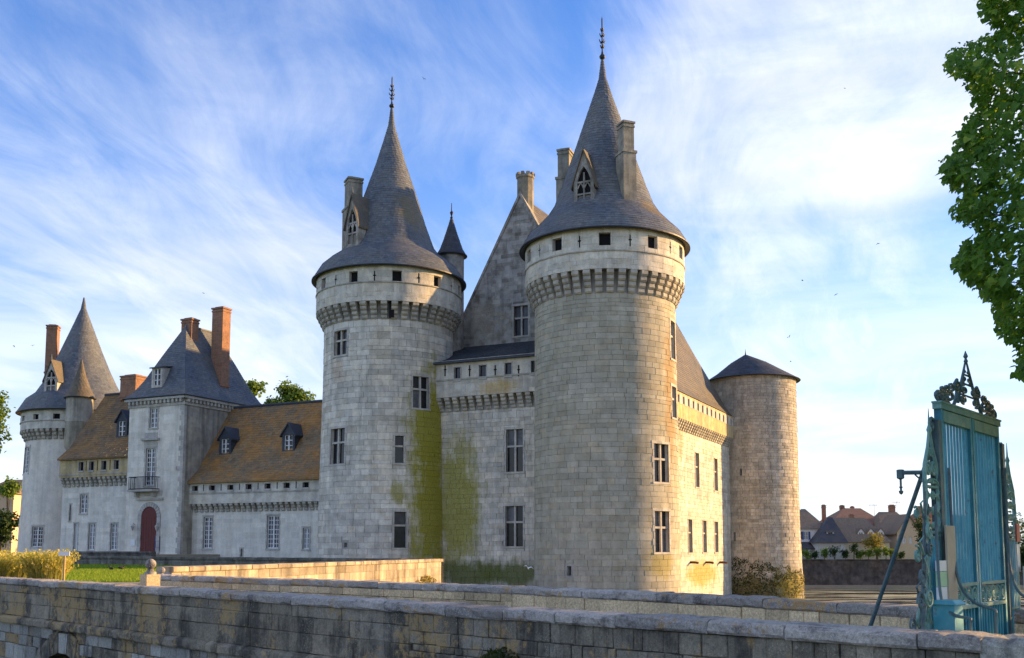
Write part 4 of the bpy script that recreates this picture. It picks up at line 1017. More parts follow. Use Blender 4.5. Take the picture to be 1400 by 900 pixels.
while u < ln-.2: m2 = MB(); sbox(m2, S, u, u+1.04, 1.25, 1.44, -.5, .1, rnd.uniform(-.8, .8), .02); m2.build('coping_stone', M['parapet_dark'], bp); u += 1.06
mb = MB(); q = [S.pt(0, 0, -.5).xy, S.pt(ln, 0, -.5).xy, S.pt(ln, 0, -12).xy, S.pt(0, 0, -12).xy]; mb.extr([tuple(v) for v in q], WATER, GF.hit(203, 757)[1]-.06); structure(mb.build('causeway', M['gravel']))

# ------------------------------------------------------------------ stone bridge in the foreground
A0, A1 = at(1345, 868.8, .75*F/118.8), at(-160, 780.6, .75*F/30.6)
A0 = A0.xy; A1 = A1.xy; PT = EYE-.75                    # parapet top
SA = Flat(A1, A0-A1); lnA = (A0-A1).length
B0, B1 = at(1330, 831, .75*F/81).xy, at(200, 788.8, .75*F/38.8).xy
SB = Flat(B1, B0-B1); lnB = (B0-B1).length
def crusted(name, a, b, dark, tan, spk, dk=.5, tn=.42, sp=.5, streak=1.0):
    """weathered limestone: pale stone under black crust, tan lichen and pale spots"""
    m, t = newmat(name); p = pos(t); ti = t.n('ShaderNodeAttribute', attribute_name='tint').outputs['Fac']
    big = t.noise(p, .9, 6, .65); fn = t.noise(p, 22, 5, .75); gr = t.noise(p, 70, 3, .7)
    col = t.mix(t.ramp(big, .38, .62), a, b)
    tv = t.m('ADD', 1.0, t.m('MULTIPLY', ti, .28)); tv = t.m('MULTIPLY', tv, t.ramp(fn, .25, .75, .62, 1.3)); tv = t.m('MULTIPLY', tv, t.ramp(gr, .3, .7, .8, 1.2))
    col = t.mix(1.0, col, t.n('ShaderNodeCombineXYZ', {0: tv, 1: tv, 2: tv}).outputs[0], 'MULTIPLY')
    run = t.noise(t.vm('MULTIPLY', t.vm('ADD', p, (0, 0, 3.0)), (1.9, 1.9, .2)), 1.0, 6, .72)
    pat = t.noise(t.vm('ADD', p, (9, 4, 2)), 1.7, 7, .75)
    cr = t.m('ADD', t.m('MULTIPLY', run, .55*streak), t.m('MULTIPLY', pat, 1-.55*streak)); cr = t.m('ADD', cr, t.m('MULTIPLY', t.m('SUBTRACT', fn, .5), .22))
    col = t.mix(t.m('MULTIPLY', t.ramp(cr, dk, dk+.10), .74), col, t.mix(t.ramp(fn, .3, .7), tuple(x*.6 for x in dark), tuple(x*1.5 for x in dark)))
    lic = t.m('ADD', t.m('MULTIPLY', t.noise(t.vm('ADD', p, (2, 7, 5)), .75, 6, .6), .6), t.m('MULTIPLY', t.noise(p, 9, 5, .75), .4))
    col = t.mix(t.m('MULTIPLY', t.ramp(lic, 1-tn, 1-tn+.07), .75), col, t.mix(t.ramp(gr, .3, .7), tuple(x*.7 for x in tan), tuple(x*1.25 for x in tan)))
    vo = t.n('ShaderNodeTexVoronoi', {'Vector': t.vm('ADD', p, t.vm('MULTIPLY', t.n('ShaderNodeTexNoise', {'Vector': p, 'Scale': 30.0}).outputs['Color'], (.05, .05, .05))), 'Scale': 34.0}).outputs['Distance']
    dots = t.m('MULTIPLY', t.ramp(vo, .34, .2), t.ramp(t.noise(p, 2.3, 4, .6), 1-sp, 1-sp+.12)); col = t.mix(t.m('MULTIPLY', dots, .55), col, spk)
    finish(t, col, .95, t.m('ADD', fn, t.m('MULTIPLY', gr, .5)), .9, .02, .12)
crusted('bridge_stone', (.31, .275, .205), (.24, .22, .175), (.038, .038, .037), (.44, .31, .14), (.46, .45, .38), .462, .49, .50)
crusted('bridge_pale', (.40, .39, .34), (.32, .315, .28), (.050, .052, .056), (.36, .29, .17), (.5, .5, .46), .53, .38, .35)
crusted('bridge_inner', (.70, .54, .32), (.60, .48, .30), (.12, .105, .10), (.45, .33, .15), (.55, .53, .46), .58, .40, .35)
crusted('coping_lichen', (.43, .395, .345), (.34, .32, .295), (.06, .055, .055), (.46, .28, .09), (.58, .57, .54), .515, .46, .60, .2)
stone('joint_dark', (.10, .096, .085), (.14, .132, .115), tint=0, hue=0, streak=.2)
br = thing('bridge_wall', (0, 14, WATER), 'dark weathered outer wall of the stone bridge with coping and string course', 'wall')
# arch opening through the wall under the string course
ua = SA.hit(86, 893)[0]; zcrown = SA.hit(86, 893)[1]; ra = 1.9
zstr = PT-.98
def archtop(u):
    d = abs(u-ua)
    return None if d >= ra else zcrown-ra+math.sqrt(ra*ra-d*d)
mb = MB(); n = int(lnA/.2)
for i in range(n):
    u0, u1 = lnA*i/n, lnA*(i+1)/n; t0, t1 = archtop(u0), archtop(u1)
    for dd in (-.05, -.45):
        lo0 = t0 if t0 is not None else WATER-.3; lo1 = t1 if t1 is not None else WATER-.3
        if (t0 is None) != (t1 is None):
            lo0 = lo1 = (WATER-.3 if t0 is None and t1 is None else zcrown-ra)
        mb.quad(SA.pt(u0, lo0, dd), SA.pt(u1, lo1, dd), SA.pt(u1, PT-.14, dd), SA.pt(u0, PT-.14, dd))
    if t0 is not None and t1 is not None: mb.quad(SA.pt(u0, t0, -.05), SA.pt(u1, t1, -.05), SA.pt(u1, t1, -4), SA.pt(u0, t0, -4))
mb.build('wall', M['joint_dark'], br)
usp = SA.hit(560, 830)[0]
up = ashlar(SA, 0, usp, zstr+.1, PT-.14, [], .36, 1.15, .4)+ashlar(SA, usp, lnA, zstr+.1, PT-.14, [], .135, .22, .5)
zlow = zcrown-.7
lowb = []
for q, t_ in ashlar(SA, 0, lnA, zlow-1.5, zstr-.09, [], .34, .48, .45):
    um_ = (q[0]+q[1])/2
    if math.hypot(um_-ua, (q[2]+q[3])/2-(zcrown-ra)) < ra+.42 or (abs(um_-ua) < ra and q[3] < zcrown-.2): continue
    lowb.append((q, t_))
def lay2(S, bl, mats, parent, limit, **kw):
    g1 = [b for i, b in enumerate(bl) if rnd.random() < kw.get('frac', .5)]; ids = set(map(id, g1)); g2 = [b for b in bl if id(b) not in ids]
    for g_, m_ in ((g1, mats[0]), (g2, mats[1])): lay(parent, S, g_, m_, joint=kw['joint'], proud=kw['proud'], cham=kw['cham'], jit=kw['jit'], limit=limit//2, back=-.08)
lay2(SA, up, (M['bridge_stone'], M['bridge_stone']), br, 180, joint=.007, proud=.014, cham=.010, jit=.008)
lay2(SA, lowb, (M['bridge_pale'], M['bridge_stone']), br, 120, joint=.012, proud=.022, cham=.015, jit=.010, frac=.55)
# voussoirs of the arch
nv = 13
for i in range(nv):
    a0, a1 = math.pi*i/nv+.006, math.pi*(i+1)/nv-.006; m2 = MB()
    q = [(ua+r_*math.cos(a), zcrown-ra+r_*math.sin(a)) for r_, a in ((ra, a0), (ra+.44+.05*(i % 2), a0), (ra+.44+.05*(i % 2), a1), (ra, a1))]
    m2.add([SA.pt(u, z, -.5) for u, z in q]+[SA.pt(u, z, .02+rnd.uniform(-.008, .008)) for u, z in q], [(4, 5, 6, 7), (0, 1, 5, 4), (1, 2, 6, 5), (2, 3, 7, 6), (3, 0, 4, 7)], rnd.uniform(-.7, .7)); m2.build('voussoir', M['bridge_pale' if i in (6,) else 'bridge_stone'], br)
def coping(parent, S, u0, u1, z, h, d0, d1, mat, lo=.8, hi=1.4, r=.04):
    u = u0
    while u < u1-.05:
        w = rnd.uniform(lo, hi); e = min(u+w, u1)
        if u1-e < .4: e = u1
        prof = [(d0, z-h), (d1-.02, z-h), (d1, z-h+.03), (d1, z-r), (d1-r*.35, z-r*.35), (d1-r*1.3, z), (d0+r*1.3, z+.004), (d0+r*.35, z-r*.35), (d0, z-r)]
        m2 = MB(); ns = 8; rings = []; n_ = len(prof); sk = rnd.uniform(-.012, .012)
        for k in range(ns):
            uu = u+.007+(e-u-.014)*k/(ns-1)
            for (d, zz_) in prof: rings.append(S.pt(uu+rnd.uniform(-.002, .002), zz_+(rnd.uniform(-.012, .010) if zz_ > z-h+.01 else 0)+sk, d+rnd.uniform(-.014, .010)))
        fs = [tuple(range(n_-1, -1, -1)), tuple(range((ns-1)*n_, ns*n_))]
        for k in range(ns-1):
            for j in range(n_): fs.append((k*n_+j, (k+1)*n_+j, (k+1)*n_+(j+1) % n_, k*n_+(j+1) % n_))
        m2.add(rings, [f[::-1] for f in fs], rnd.uniform(-.8, .8)); m2.build('coping_stone', mat, parent); u = e
coping(br, SA, 0, lnA, PT, .14, -.45, .06, M['coping_lichen'])
coping(br, SA, 0, lnA, zstr+.1, .19, -.1, .10, M['bridge_stone'], .8, 1.3, .06)
bw_ = thing('parapet_wall', (0, 18, 0), 'tan inner parapet on the far side of the bridge, dark lichened coping', 'wall')
BP = [at(x, y, .75*F/(y-750)).xy for x, y in ((200, 785.5), (700, 801), (1340, 831.5))]; BP[2] = BP[2]+(BP[2]-BP[1]).normalized()*2
for b0_, b1_ in zip(BP, BP[1:]):
    S_ = Flat(b0_, b1_-b0_); l_ = (b1_-b0_).length
    mb = MB(); core(mb, S_, 0, l_, -1.6, PT-.15, [], -.05); core(mb, Flat(S_.pt(l_, 0, -.4).xy, -S_.d), 0, l_, WATER-.3, PT-.15, [], 0); mb.build('wall', M['joint_dark'], bw_)
    lay(bw_, S_, ashlar(S_, 0, l_, 0.0, PT-.15, [], .24, .42, .4), M['bridge_inner'], joint=.007, proud=.012, cham=.008, jit=.006, limit=150)
    coping(bw_, S_, 0, l_, PT, .15, -.45, .03, M['coping_lichen'])
SB = Flat(BP[0], BP[2]-BP[0]); lnB = (BP[2]-BP[0]).length-2
mb = MB(); q = [SA.pt(lnA*.28, 0, -.3).xy, SA.pt(lnA+2.2, 0, -.3).xy, SB.pt(lnB+2, 0, -.2).xy, SB.pt(-.3, 0, -.2).xy]
mb.extr([tuple(v) for v in q], -.35, .0); structure(mb.build('bridge_deck', M['gravel']))
# end pier with stone balls
def ball(x, y, Y, dia, label, pier=None, cat='stone ball'):
    c = at(x, y, Y); T = thing('ball_finial', (c.x, c.y, LZ), label, cat); r = dia/2
    m2 = MB(); m2.lathe(c.xy, [(0.01, c.z-r)]+[(r*math.cos(a), c.z+r*math.sin(a)) for a in [R(-75+15*i) for i in range(11)]]+[(.01, c.z+r)], 16); m2.build('ball', M['coping_lichen'], T, smooth=True)
    m2 = MB(); m2.lathe(c.xy, [(r*1.1, c.z-r*1.9), (r*1.1, c.z-r*1.5), (r*.6, c.z-r*1.25), (r*.5, c.z-r*.8)], 12); m2.build('neck', M['coping_lichen'], T, smooth=True)
    w = r*1.35; m2 = MB(Matrix.Translation((c.x, c.y, 0)) @ Matrix.Rotation(R(-44), 4, 'Z')); m2.box(-w, w, -w, w, LZ-.6, c.z-r*1.9); m2.build('pier', M['bridge_inner'], T)
ball(206, 771.5, 26.2, .27, 'round stone ball on the square pier ending the tan bridge parapet')
ball(221.5, 780, 32.0, .20, 'smaller stone ball at the start of the sunlit retaining wall')
ball(0.5, 783, 29.5, .26, 'stone ball beside the golden grass clumps')
# rounded end wall in the right corner
ew = thing('end_wall', (4.6, 8.0, -.5), 'pale rounded end wall where the bridge parapet meets the bank', 'wall')
pts = [A0+Vector((.0, .02)), A0+Vector((.42, -.22)), A0+Vector((.9, -.42)), A0+Vector((1.5, -.6)), A0+Vector((2.4, -.8))]
for i in range(4):
    S = Flat(pts[i], pts[i+1]-pts[i]); l_ = (pts[i+1]-pts[i]).length
    for z0_, z1_ in ((-.6, -.2), (-.2, .15), (.15, .48), (.48, PT-.2)):
        m2 = MB(); sbox(m2, S, .006, l_-.006, z0_+.006, z1_-.006, -.5, .0+rnd.uniform(-.01, .01), rnd.uniform(-.6, .6), .015, .006); m2.build('stone_block', M['bridge_pale'], ew)
    coping(ew, S, -.03, l_+.03, PT-.012*i, .19, -.55, .06, M['bridge_pale'], l_, l_+1, .07)

# ------------------------------------------------------------------ plants
def leafmat(name, a, b, c=None, trans=.35, rough=.55):
    m, t = newmat(name); ti = t.n('ShaderNodeAttribute', attribute_name='tint').outputs['Fac']; p = pos(t)
    n = t.noise(p, .8, 3); f = t.m('ADD', t.m('MULTIPLY', ti, .8), t.m('MULTIPLY', t.m('SUBTRACT', n, .5), .8), 0, True)
    col = t.mix(f, a, b)
    if c: col = t.mix(t.ramp(ti, .75, 1.0), col, c)
    d = t.n('ShaderNodeBsdfPrincipled', {'Base Color': col, 'Roughness': rough, 'Specular IOR Level': .3})
    tr = t.n('ShaderNodeBsdfTranslucent', {'Color': t.mix(1.0, col, (1.5, 1.5, .6), 'MULTIPLY')})
    mx = t.n('ShaderNodeMixShader', {0: trans, 1: d, 2: tr}); t.n('ShaderNodeOutputMaterial', {'Surface': mx})
leafmat('leaf_linden', (.065, .16, .03), (.19, .34, .065), (.32, .44, .09), .5)
leafmat('leaf_dark', (.018, .042, .014), (.045, .085, .022))
leafmat('leaf_mid', (.09, .16, .03), (.20, .28, .055), None, .45)
leafmat('leaf_yellow', (.16, .15, .035), (.30, .26, .06))
leafmat('leaf_ivy', (.025, .045, .012), (.085, .095, .018), (.24, .20, .03))
leafmat('moss', (.14, .12, .015), (.30, .23, .025), (.36, .28, .03))
leafmat('dry_grass', (.20, .24, .06), (.58, .48, .15), (.68, .57, .24), .45, .8)
leafmat('lawn_blade', (.13, .22, .025), (.24, .33, .045), (.34, .38, .06), .45, .8)
plain('bark', (.09, .075, .055), .95, .4, 12)
HEART = [(0, 0), (.30, -.06), (.50, .22), (.36, .62), (0, 1.05), (-.36, .62), (-.50, .22), (-.30, -.06)]
def leaf(mb, p, n, up, s, tint, heart=False):
    n = n.normalized(); x = up.cross(n)
    x = x.normalized() if x.length > 1e-4 else n.orthogonal().normalized()
    y = n.cross(x)
    if heart:
        vs = [p+x*(a*s)+y*(b*s)+n*(abs(a)*s*.3-b*b*s*.18) for a, b in HEART]
        mb.add(vs, [(0, 1, 2, 3, 4), (0, 4, 5, 6, 7)], tint)
    else:
        vs = [p, p+x*s*.38+y*s*.45+n*s*.1, p+y*s, p-x*s*.38+y*s*.45+n*s*.1]; mb.add(vs, [(0, 1, 2), (0, 2, 3)], tint)
def rv(): return Vector((rnd.gauss(0, 1), rnd.gauss(0, 1), rnd.gauss(0, 1))).normalized()
def foliage(mb, lobes, n, s, squash=.8, heart=False):
    """leaves through the volume of several lobes, denser to the outside, in small clumps"""
    tot = sum(r**2 for _, r in lobes)
    for c, r in lobes:
        k = int(n*r*r/tot/6)+1
        for _ in range(k):
            d = rv(); q = (rnd.random()**.45)*(1+.22*math.sin(d.x*7+c.x)*math.cos(d.z*6+c.y))
            cc = c+Vector((d.x, d.y, d.z*squash))*r*q; tt = rnd.random()
            for _ in range(6):
                p = cc+rv()*s*1.6*rnd.random(); nn = (d*.7+rv()*.8+Vector((0, 0, .5))).normalized()
                leaf(mb, p, nn, rv(), s*rnd.uniform(.7, 1.25), max(0.01, min(1, tt*.7+rnd.random()*.3)), heart)
def tree(name, label, x, y, Y, r, mat, leaves=2500, ls=.35, lobes=9, squash=.85, group=None, base=.05, trunk=True, cat='tree'):
    c = at(x, y, Y); T = thing(name, (c.x, c.y, base), label, cat, group); rr = r*Y/F
    lb = [(c, rr*.62)]
    for i in range(lobes):
        d = rv(); lb.append((c+Vector((d.x, d.y*.8, d.z*squash))*rr*rnd.uniform(.5, .78), rr*rnd.uniform(.28, .48)))
    mb = MB(); foliage(mb, lb, leaves, ls, squash); mb.build('crown', M[mat], T)
    if trunk:
        m2 = MB(); hh = c.z-base; rt = max(.05, rr*.07)
        m2.tube([(c.x, c.y, base-.1), (c.x+rr*.03, c.y, base+hh*.5), (c.x, c.y, c.z)], [rt, rt*.75, rt*.4], 7)
        for (lc, lr) in lb[1:6]: m2.tube([(c.x, c.y, base+hh*.55), c.lerp(lc, .5)-Vector((0, 0, rr*.1)), lc], [rt*.5, rt*.35, rt*.12], 5)
        m2.build('trunk', M['bark'], T)
    return T
tree('tree', 'big green tree seen over the ridge of the lichened wing', 398, 553, 138, 32, 'leaf_mid', 3400, .45)
tree('tree', 'tree top peeping out beside the tall brick chimney of the pavilion', 343, 530, 140, 15, 'leaf_mid', 1200, .5)
tree('tree', 'green tree standing left of the distant round tower', -22, 575, 128, 40, 'leaf_mid', 3000, .5, squash=1.4)
tree('tree', 'dark bushy tree at the foot of the distant round tower', 2, 716, 125, 27, 'leaf_dark', 2400, .45)
tree('tree', 'small leafy tree in front of the brown roofed house', 12, 668, 136, 15, 'leaf_mid', 800, .4)

# linden overhanging from the right
lt = thing('linden_tree', (11.2, 12.4, .05), 'leafy green linden branches hanging in from the right above the gate', 'tree')
edge = [(-160, 1320), (-60, 1318), (0, 1338), (18, 1342), (40, 1375), (55, 1345), (68, 1300), (92, 1288), (112, 1328), (150, 1334), (182, 1308), (205, 1304), (232, 1284), (246, 1290), (262, 1318), (290, 1300),
        (318, 1342), (345, 1306), (362, 1302), (388, 1334), (420, 1358), (455, 1366), (468, 1392), (490, 1386), (505, 1384), (512, 1400), (560, 1440)]
def ex(y):
    for (a, b), (c, d) in zip(edge, edge[1:]):
        if a <= y <= c: return b+(d-b)*(y-a)/(c-a)
    return 1500
mb = MB(); tips = []
for _ in range(11500):
    y = rnd.uniform(-420, 560); x0 = ex(max(y, -159))+9; w = 760; x = x0+w*rnd.random()**1.7
    Y = 11.8+rnd.uniform(-1, 1)*min(3.4, .5+(x-x0)*.015); c = at(x, y, Y); tt = rnd.random()
    if rnd.random() < .03 and x < 1600: tips.append(c)
    for _ in range(5):
        p = c+rv()*.10*rnd.random()**.5; nn = (Vector((-.35, -.45, .75))+rv()*.55).normalized()
        leaf(mb, p, nn, Vector((rnd.uniform(-1, .3), rnd.uniform(-.5, .5), -1)), rnd.choice((.042, .052, .062, .072, .082, .098))*rnd.uniform(.9, 1.1), max(.01, min(1, tt*.75+rnd.random()*.4-.05)), True)
for c_, r_ in (((12.6, 13.2, 4.2), 2.2), ((13.6, 11.4, 6.0), 2.6), ((13.4, 15.0, 5.2), 2.4), ((15.6, 13.8, 6.2), 2.8), ((14.6, 13.0, 8.6), 2.6), ((12.2, 14.6, 7.4), 2.0), ((16.5, 15.8, 4.4), 2.2)):
    foliage(mb, [(Vector(c_), r_)], 2600, .13, .9, True)
mb.build('crown', M['leaf_linden'], lt)
m2 = MB(); m2.tube([(11.2, 12.4, -.1), (11.0, 12.4, 3), (10.8, 12.3, 6.5), (10.6, 12.2, 10)], [.38, .32, .24, .12], 10); m2.build('trunk', M['bark'], lt)
for c in tips[:70]:
    zb_ = max(2.5, min(9.5, c.z-1.0)); s_ = Vector((10.9, 12.35, zb_)); m2 = MB()
    m2.tube([s_, s_.lerp(c, .5)+Vector((0, 0, .35)), s_.lerp(c, .85)+Vector((0, 0, .12)), c], [.045, .026, .010, .004], 5); m2.build('branch', M['bark'], lt)

# an unseen linden, added further along the bank to shade the bridge
l2 = thing('linden_tree', (22.5, 24.5, .05), 'unseen second linden, added out of view to shade the bridge', 'tree')
mb = MB()
for c_, r_ in (((22.5, 24.5, 6.0), 3.4), ((20.5, 22.6, 4.4), 2.4), ((24.5, 26.4, 4.8), 2.6), ((21.6, 26.6, 7.4), 2.6), ((24.2, 22.8, 7.6), 2.6), ((19.6, 20.6, 3.4), 1.9), ((26, 28.4, 3.6), 2.1)):
    foliage(mb, [(Vector(c_), r_)], 2400, .2, .9, True)
mb.build('crown', M['leaf_linden'], l2)
m2 = MB(); m2.tube([(22.5, 24.5, -.1), (22.4, 24.5, 2.2), (22.5, 24.4, 5), (22.4, 24.5, 8)], [.36, .3, .22, .08], 9); m2.build('trunk', M['bark'], l2)
# golden grasses, lawn, sign, ducks
for i, (x, Y, n, h) in enumerate(((-16, 29.5, 1300, 1.30), (24, 31.5, 1500, 1.2), (64, 29.5, 1700, 1.28))):
    c = at(x, 780, Y); lab = ('golden feathery grass clump cut by the frame', 'pale golden grass clump between two others', 'dense golden grass clump beside the small white sign')[i]
    T = thing('grass_clump', (c.x, c.y, LZ), lab, 'grass', 'ornamental grasses on the forecourt'); mb = MB()
    for _ in range(n):
        a = rnd.uniform(0, 6.28); r0 = .42*math.sqrt(rnd.random()); hh = h*rnd.uniform(.55, 1.02); le = rnd.uniform(.1, .45)
        b0 = Vector((c.x+r0*math.cos(a), c.y+r0*math.sin(a), LZ)); d = Vector((math.cos(a+rnd.gauss(0, .5)), math.sin(a+rnd.gauss(0, .5)), 0))
        sd_ = Vector((-d.y, d.x, 0)); w = rnd.uniform(.006, .012)
        p1_ = b0+d*le*.35*hh+Vector((0, 0, hh*.62)); p2_ = b0+d*le*hh+Vector((0, 0, hh*(1-le*.25))); tt = max(.01, min(1, .25+rnd.random()*.75))
        mb.add([b0-sd_*w, b0+sd_*w, p1_+sd_*w, p1_-sd_*w], [(0, 1, 2, 3)], tt*.45)
        mb.add([p1_-sd_*w*1.3, p1_+sd_*w*1.3, p2_], [(0, 1, 2)], tt)
        if rnd.random() < .4:
            for _k in range(3):
                q = p1_.lerp(p2_, rnd.uniform(.5, 1)); leaf(mb, q, rv(), d+Vector((0, 0, .6)), .07, min(1, tt+.1))
    mb.build('blades', M['dry_grass'], T)
mb = MB(); cnt = 0
while cnt < 26000:
    y = 34+46*rnd.random()**1.4; x = -y*rnd.uniform(.33, .52); 
    if x > -11.2+(y-33.6)*.2633-.6: continue
    if y > 60+(-4.25-x)*.74-1: continue
    if y < 39 and x > -30 and y < 38.8: continue
    cnt += 1; h = rnd.uniform(.05, .13); a = rnd.uniform(0, 6.28); d = Vector((math.cos(a), math.sin(a), 0))*.025
    b0 = Vector((x, y, LZ-.01)); mb.add([b0-d, b0+d, b0+Vector((rnd.uniform(-.04, .04), rnd.uniform(-.04, .04), h))], [(0, 1, 2)], max(.01, rnd.random()))
o = mb.build('lawn_grass', M['lawn_blade']); tag(o, 'short bright green lawn grass of the forecourt', 'grass', kind='stuff')
c = at(88, 757, 28.0); T = thing('sign_post', (c.x, c.y, LZ), 'small blank white sign on a thin wooden post beside the grasses', 'sign')
m2 = MB(); m2.box(c.x-.15, c.x+.15, c.y-.02, c.y+.0, c.z-.06, c.z+.06); m2.build('sign_plate', M['white_sign'], T)
plain('pale_wood', (.42, .31, .16), .8); m2 = MB(); m2.box(c.x-.022, c.x+.022, c.y+.001, c.y+.04, LZ-.1, c.z+.05); m2.build('post', M['pale_wood'], T)
plain('feather_dark', (.05, .045, .04), .8); plain('feather_white', (.8, .8, .8), .7)
def duckmesh():
    mb = MB(); mb.M = None
    mb.lathe((0, 0), [(0.01, -.24), (.07, -.17), (.115, -.03), (.11, .08), (.06, .17), (.01, .2)], 10)
    vs = [Vector((v.z, v.x, v.y*.85+.13)) for v in mb.v]; mb.v = [v+Vector((0, 0, .06*max(0, -v.x*2))) for v in vs]
    m2 = MB(); m2.tube([(.14, 0, .17), (.19, 0, .27), (.22, 0, .31), (.27, 0, .31)], [.05, .038, .05, .03], 8); m2.tube([(.27, 0, .305), (.34, 0, .295)], [.022, .012], 6)
    m2.tube([(.0, .04, .05), (.0, .04, -.02)], .012, 5); m2.tube([(.0, -.04, .05), (.0, -.04, -.02)], .012, 5)
    mb.add(m2.v, m2.f); return mb.mesh('duck')
dm = duckmesh(); dm.materials.append(M['feather_dark'])
for x, y, rz in ((152, 780.5, 2.6), (165.5, 779.5, .4)):
    d = ray(x, y); t_ = (LZ-EYE)/d.z; q = Vector((0, 0, EYE))+d*t_; o = inst('duck', dm, (q.x, q.y, LZ+.02), rz, None); o.scale = (.8, .8, .8); tag(o, 'dark duck on the lawn facing the golden grasses' if rz > 1 else 'dark duck on the lawn facing the sunlit wall', 'duck', 'ducks on the lawn')
def birdmesh(span, dih, m_):
    mb = MB(); b = span*.14
    mb.tube([(0, -b*1.7, 0), (0, -b*.7, .0), (0, b*.6, .01), (0, b*1.2, .02), (0, b*1.6, .0)], [.004, b*.3, b*.36, b*.22, .004], 6)
    for s in (-1, 1):
        i, o_, t2 = (0, 0), (s*span*.25, span*dih), (s*span*.5, span*dih*.55)
        top = [(0, b*.7, .02), (i[0], -b*.4, .02), (o_[0], -b*.35, o_[1]), (o_[0], b*.75, o_[1]), (t2[0], -b*.5, t2[1])]
        mb.add(top+[(x, y, z-.012) for x, y, z in top], [(0, 3, 2, 1), (3, 4, 2), (5, 6, 7, 8), (8, 7, 9), (0, 5, 8, 3), (3, 8, 9, 4), (4, 9, 7, 2), (2, 7, 6, 1)])
    me = mb.mesh('bird'); me.materials.append(M[m_]); return me
bmm = [birdmesh(.42, .22, 'feather_dark'), birdmesh(.42, .08, 'feather_dark'), birdmesh(.42, -.12, 'feather_dark')]
for i, (x, y) in enumerate(((579, 108), (278, 401), (19, 473), (45, 473), (1155, 121), (1200, 333), (1097, 384), (1143, 403), (1081, 494), (1079, 461))):
    q = at(x, y, 78+(i*7) % 30); o = inst('bird', bmm[i % 3], q, i*1.3, None); o.rotation_euler = (.5*math.sin(i*2.1), .6*math.cos(i*1.7), i*1.3)
    tag(o, ('dark bird flying beside the finial of the shaded big tower', 'dark bird flying above the pavilion chimneys', 'dark bird flying left of the distant tower chimney', 'dark bird flying left of the distant tower chimney', 'dark bird high beside the top of the linden branches', 'dark bird flying level with the middle of the linden branches', 'dark bird of two flying level with the sunlit tower parapet', 'dark bird of two flying level with the sunlit tower parapet', 'dark bird hovering just above the low tower roof', 'dark bird hovering just above the low tower roof')[i], 'bird', 'birds circling round the castle')
gm = birdmesh(.75, .2, 'feather_white'); o = inst('gull', gm, at(722, 777, 71), .6, None); o.rotation_euler = (.5, .25, .3); tag(o, 'white gull gliding low in front of the gallery wall', 'bird')

# ivy at the foot of the low tower, tufts on walls
mb = MB(); us = [C3.hit(993, 800)[0], C3.hit(1085, 800)[0]]
for _ in range(4200):
    u = rnd.uniform(-5.1*1.35, 5.1*1.5); f = (u+5.1*1.35)/(5.1*2.85)
    top = .55-2.9*max(0, f-.4)+.22*math.sin(u*2.3)+.18*math.sin(u*5.1+1); z = WATER+(top-WATER)*rnd.random()**.8
    nn = Vector((*C3.dirv(u), 0)); p = C3.pt(u, z, rnd.uniform(.02, .13)); 
    if math.sin(u*3.1+z*2.2)+math.sin(u*1.3-z*3.0+2)+rnd.gauss(0, .5) > 1.0: continue
    leaf(mb, p, nn+rv()*.5, Vector((0, 0, -1))+rv()*.5, rnd.uniform(.10, .20), max(.01, min(1, f*1.1-.15+rnd.gauss(0, .22))))
o = mb.build('ivy', M['leaf_ivy']); tag(o, 'dark ivy and yellow moss round the foot of the low tower', 'ivy')
S = Flat(P0, P1-P0); ln = (P1-P0).length
for (u0, u1, zt_, lab) in ((17.5, 21.5, -.15, 'yellow moss tuft midway along the foot of the sunlit wall'), (22.3, ln, .1, 'yellow moss tuft at the corner end of the sunlit wall')):
    mb = MB()
    for _ in range(900):
        u = rnd.uniform(u0, u1); f = (u-u0)/(u1-u0); top = zt_-.9*(1-math.sin(math.pi*min(1, f*.8+.15)))+.12*math.sin(u*9); z = top-rnd.random()**1.3*.6
        leaf(mb, S.pt(u, z, .14+rnd.random()*.12), Vector((*S.nrm, 0))+rv()*.7, rv(), rnd.uniform(.06, .14), max(.01, rnd.random()))
    o = mb.build('moss_tuft', M['moss']); tag(o, lab, 'moss')
c = SA.hit(692, 896); mb = MB()
for _ in range(420):
    d = rv(); p = SA.pt(c[0]+d.x*.36*rnd.random()**.4, c[1]-.10+abs(d.z)*.20*rnd.random()**.4, .05+abs(d.y)*.22); leaf(mb, p, d+Vector((0, -.3, .5)), rv(), rnd.uniform(.035, .07), max(.01, rnd.random()*.6))
o = mb.build('wall_plant', M['leaf_ivy']); tag(o, 'small dark plant growing out of the bridge wall', 'plant')

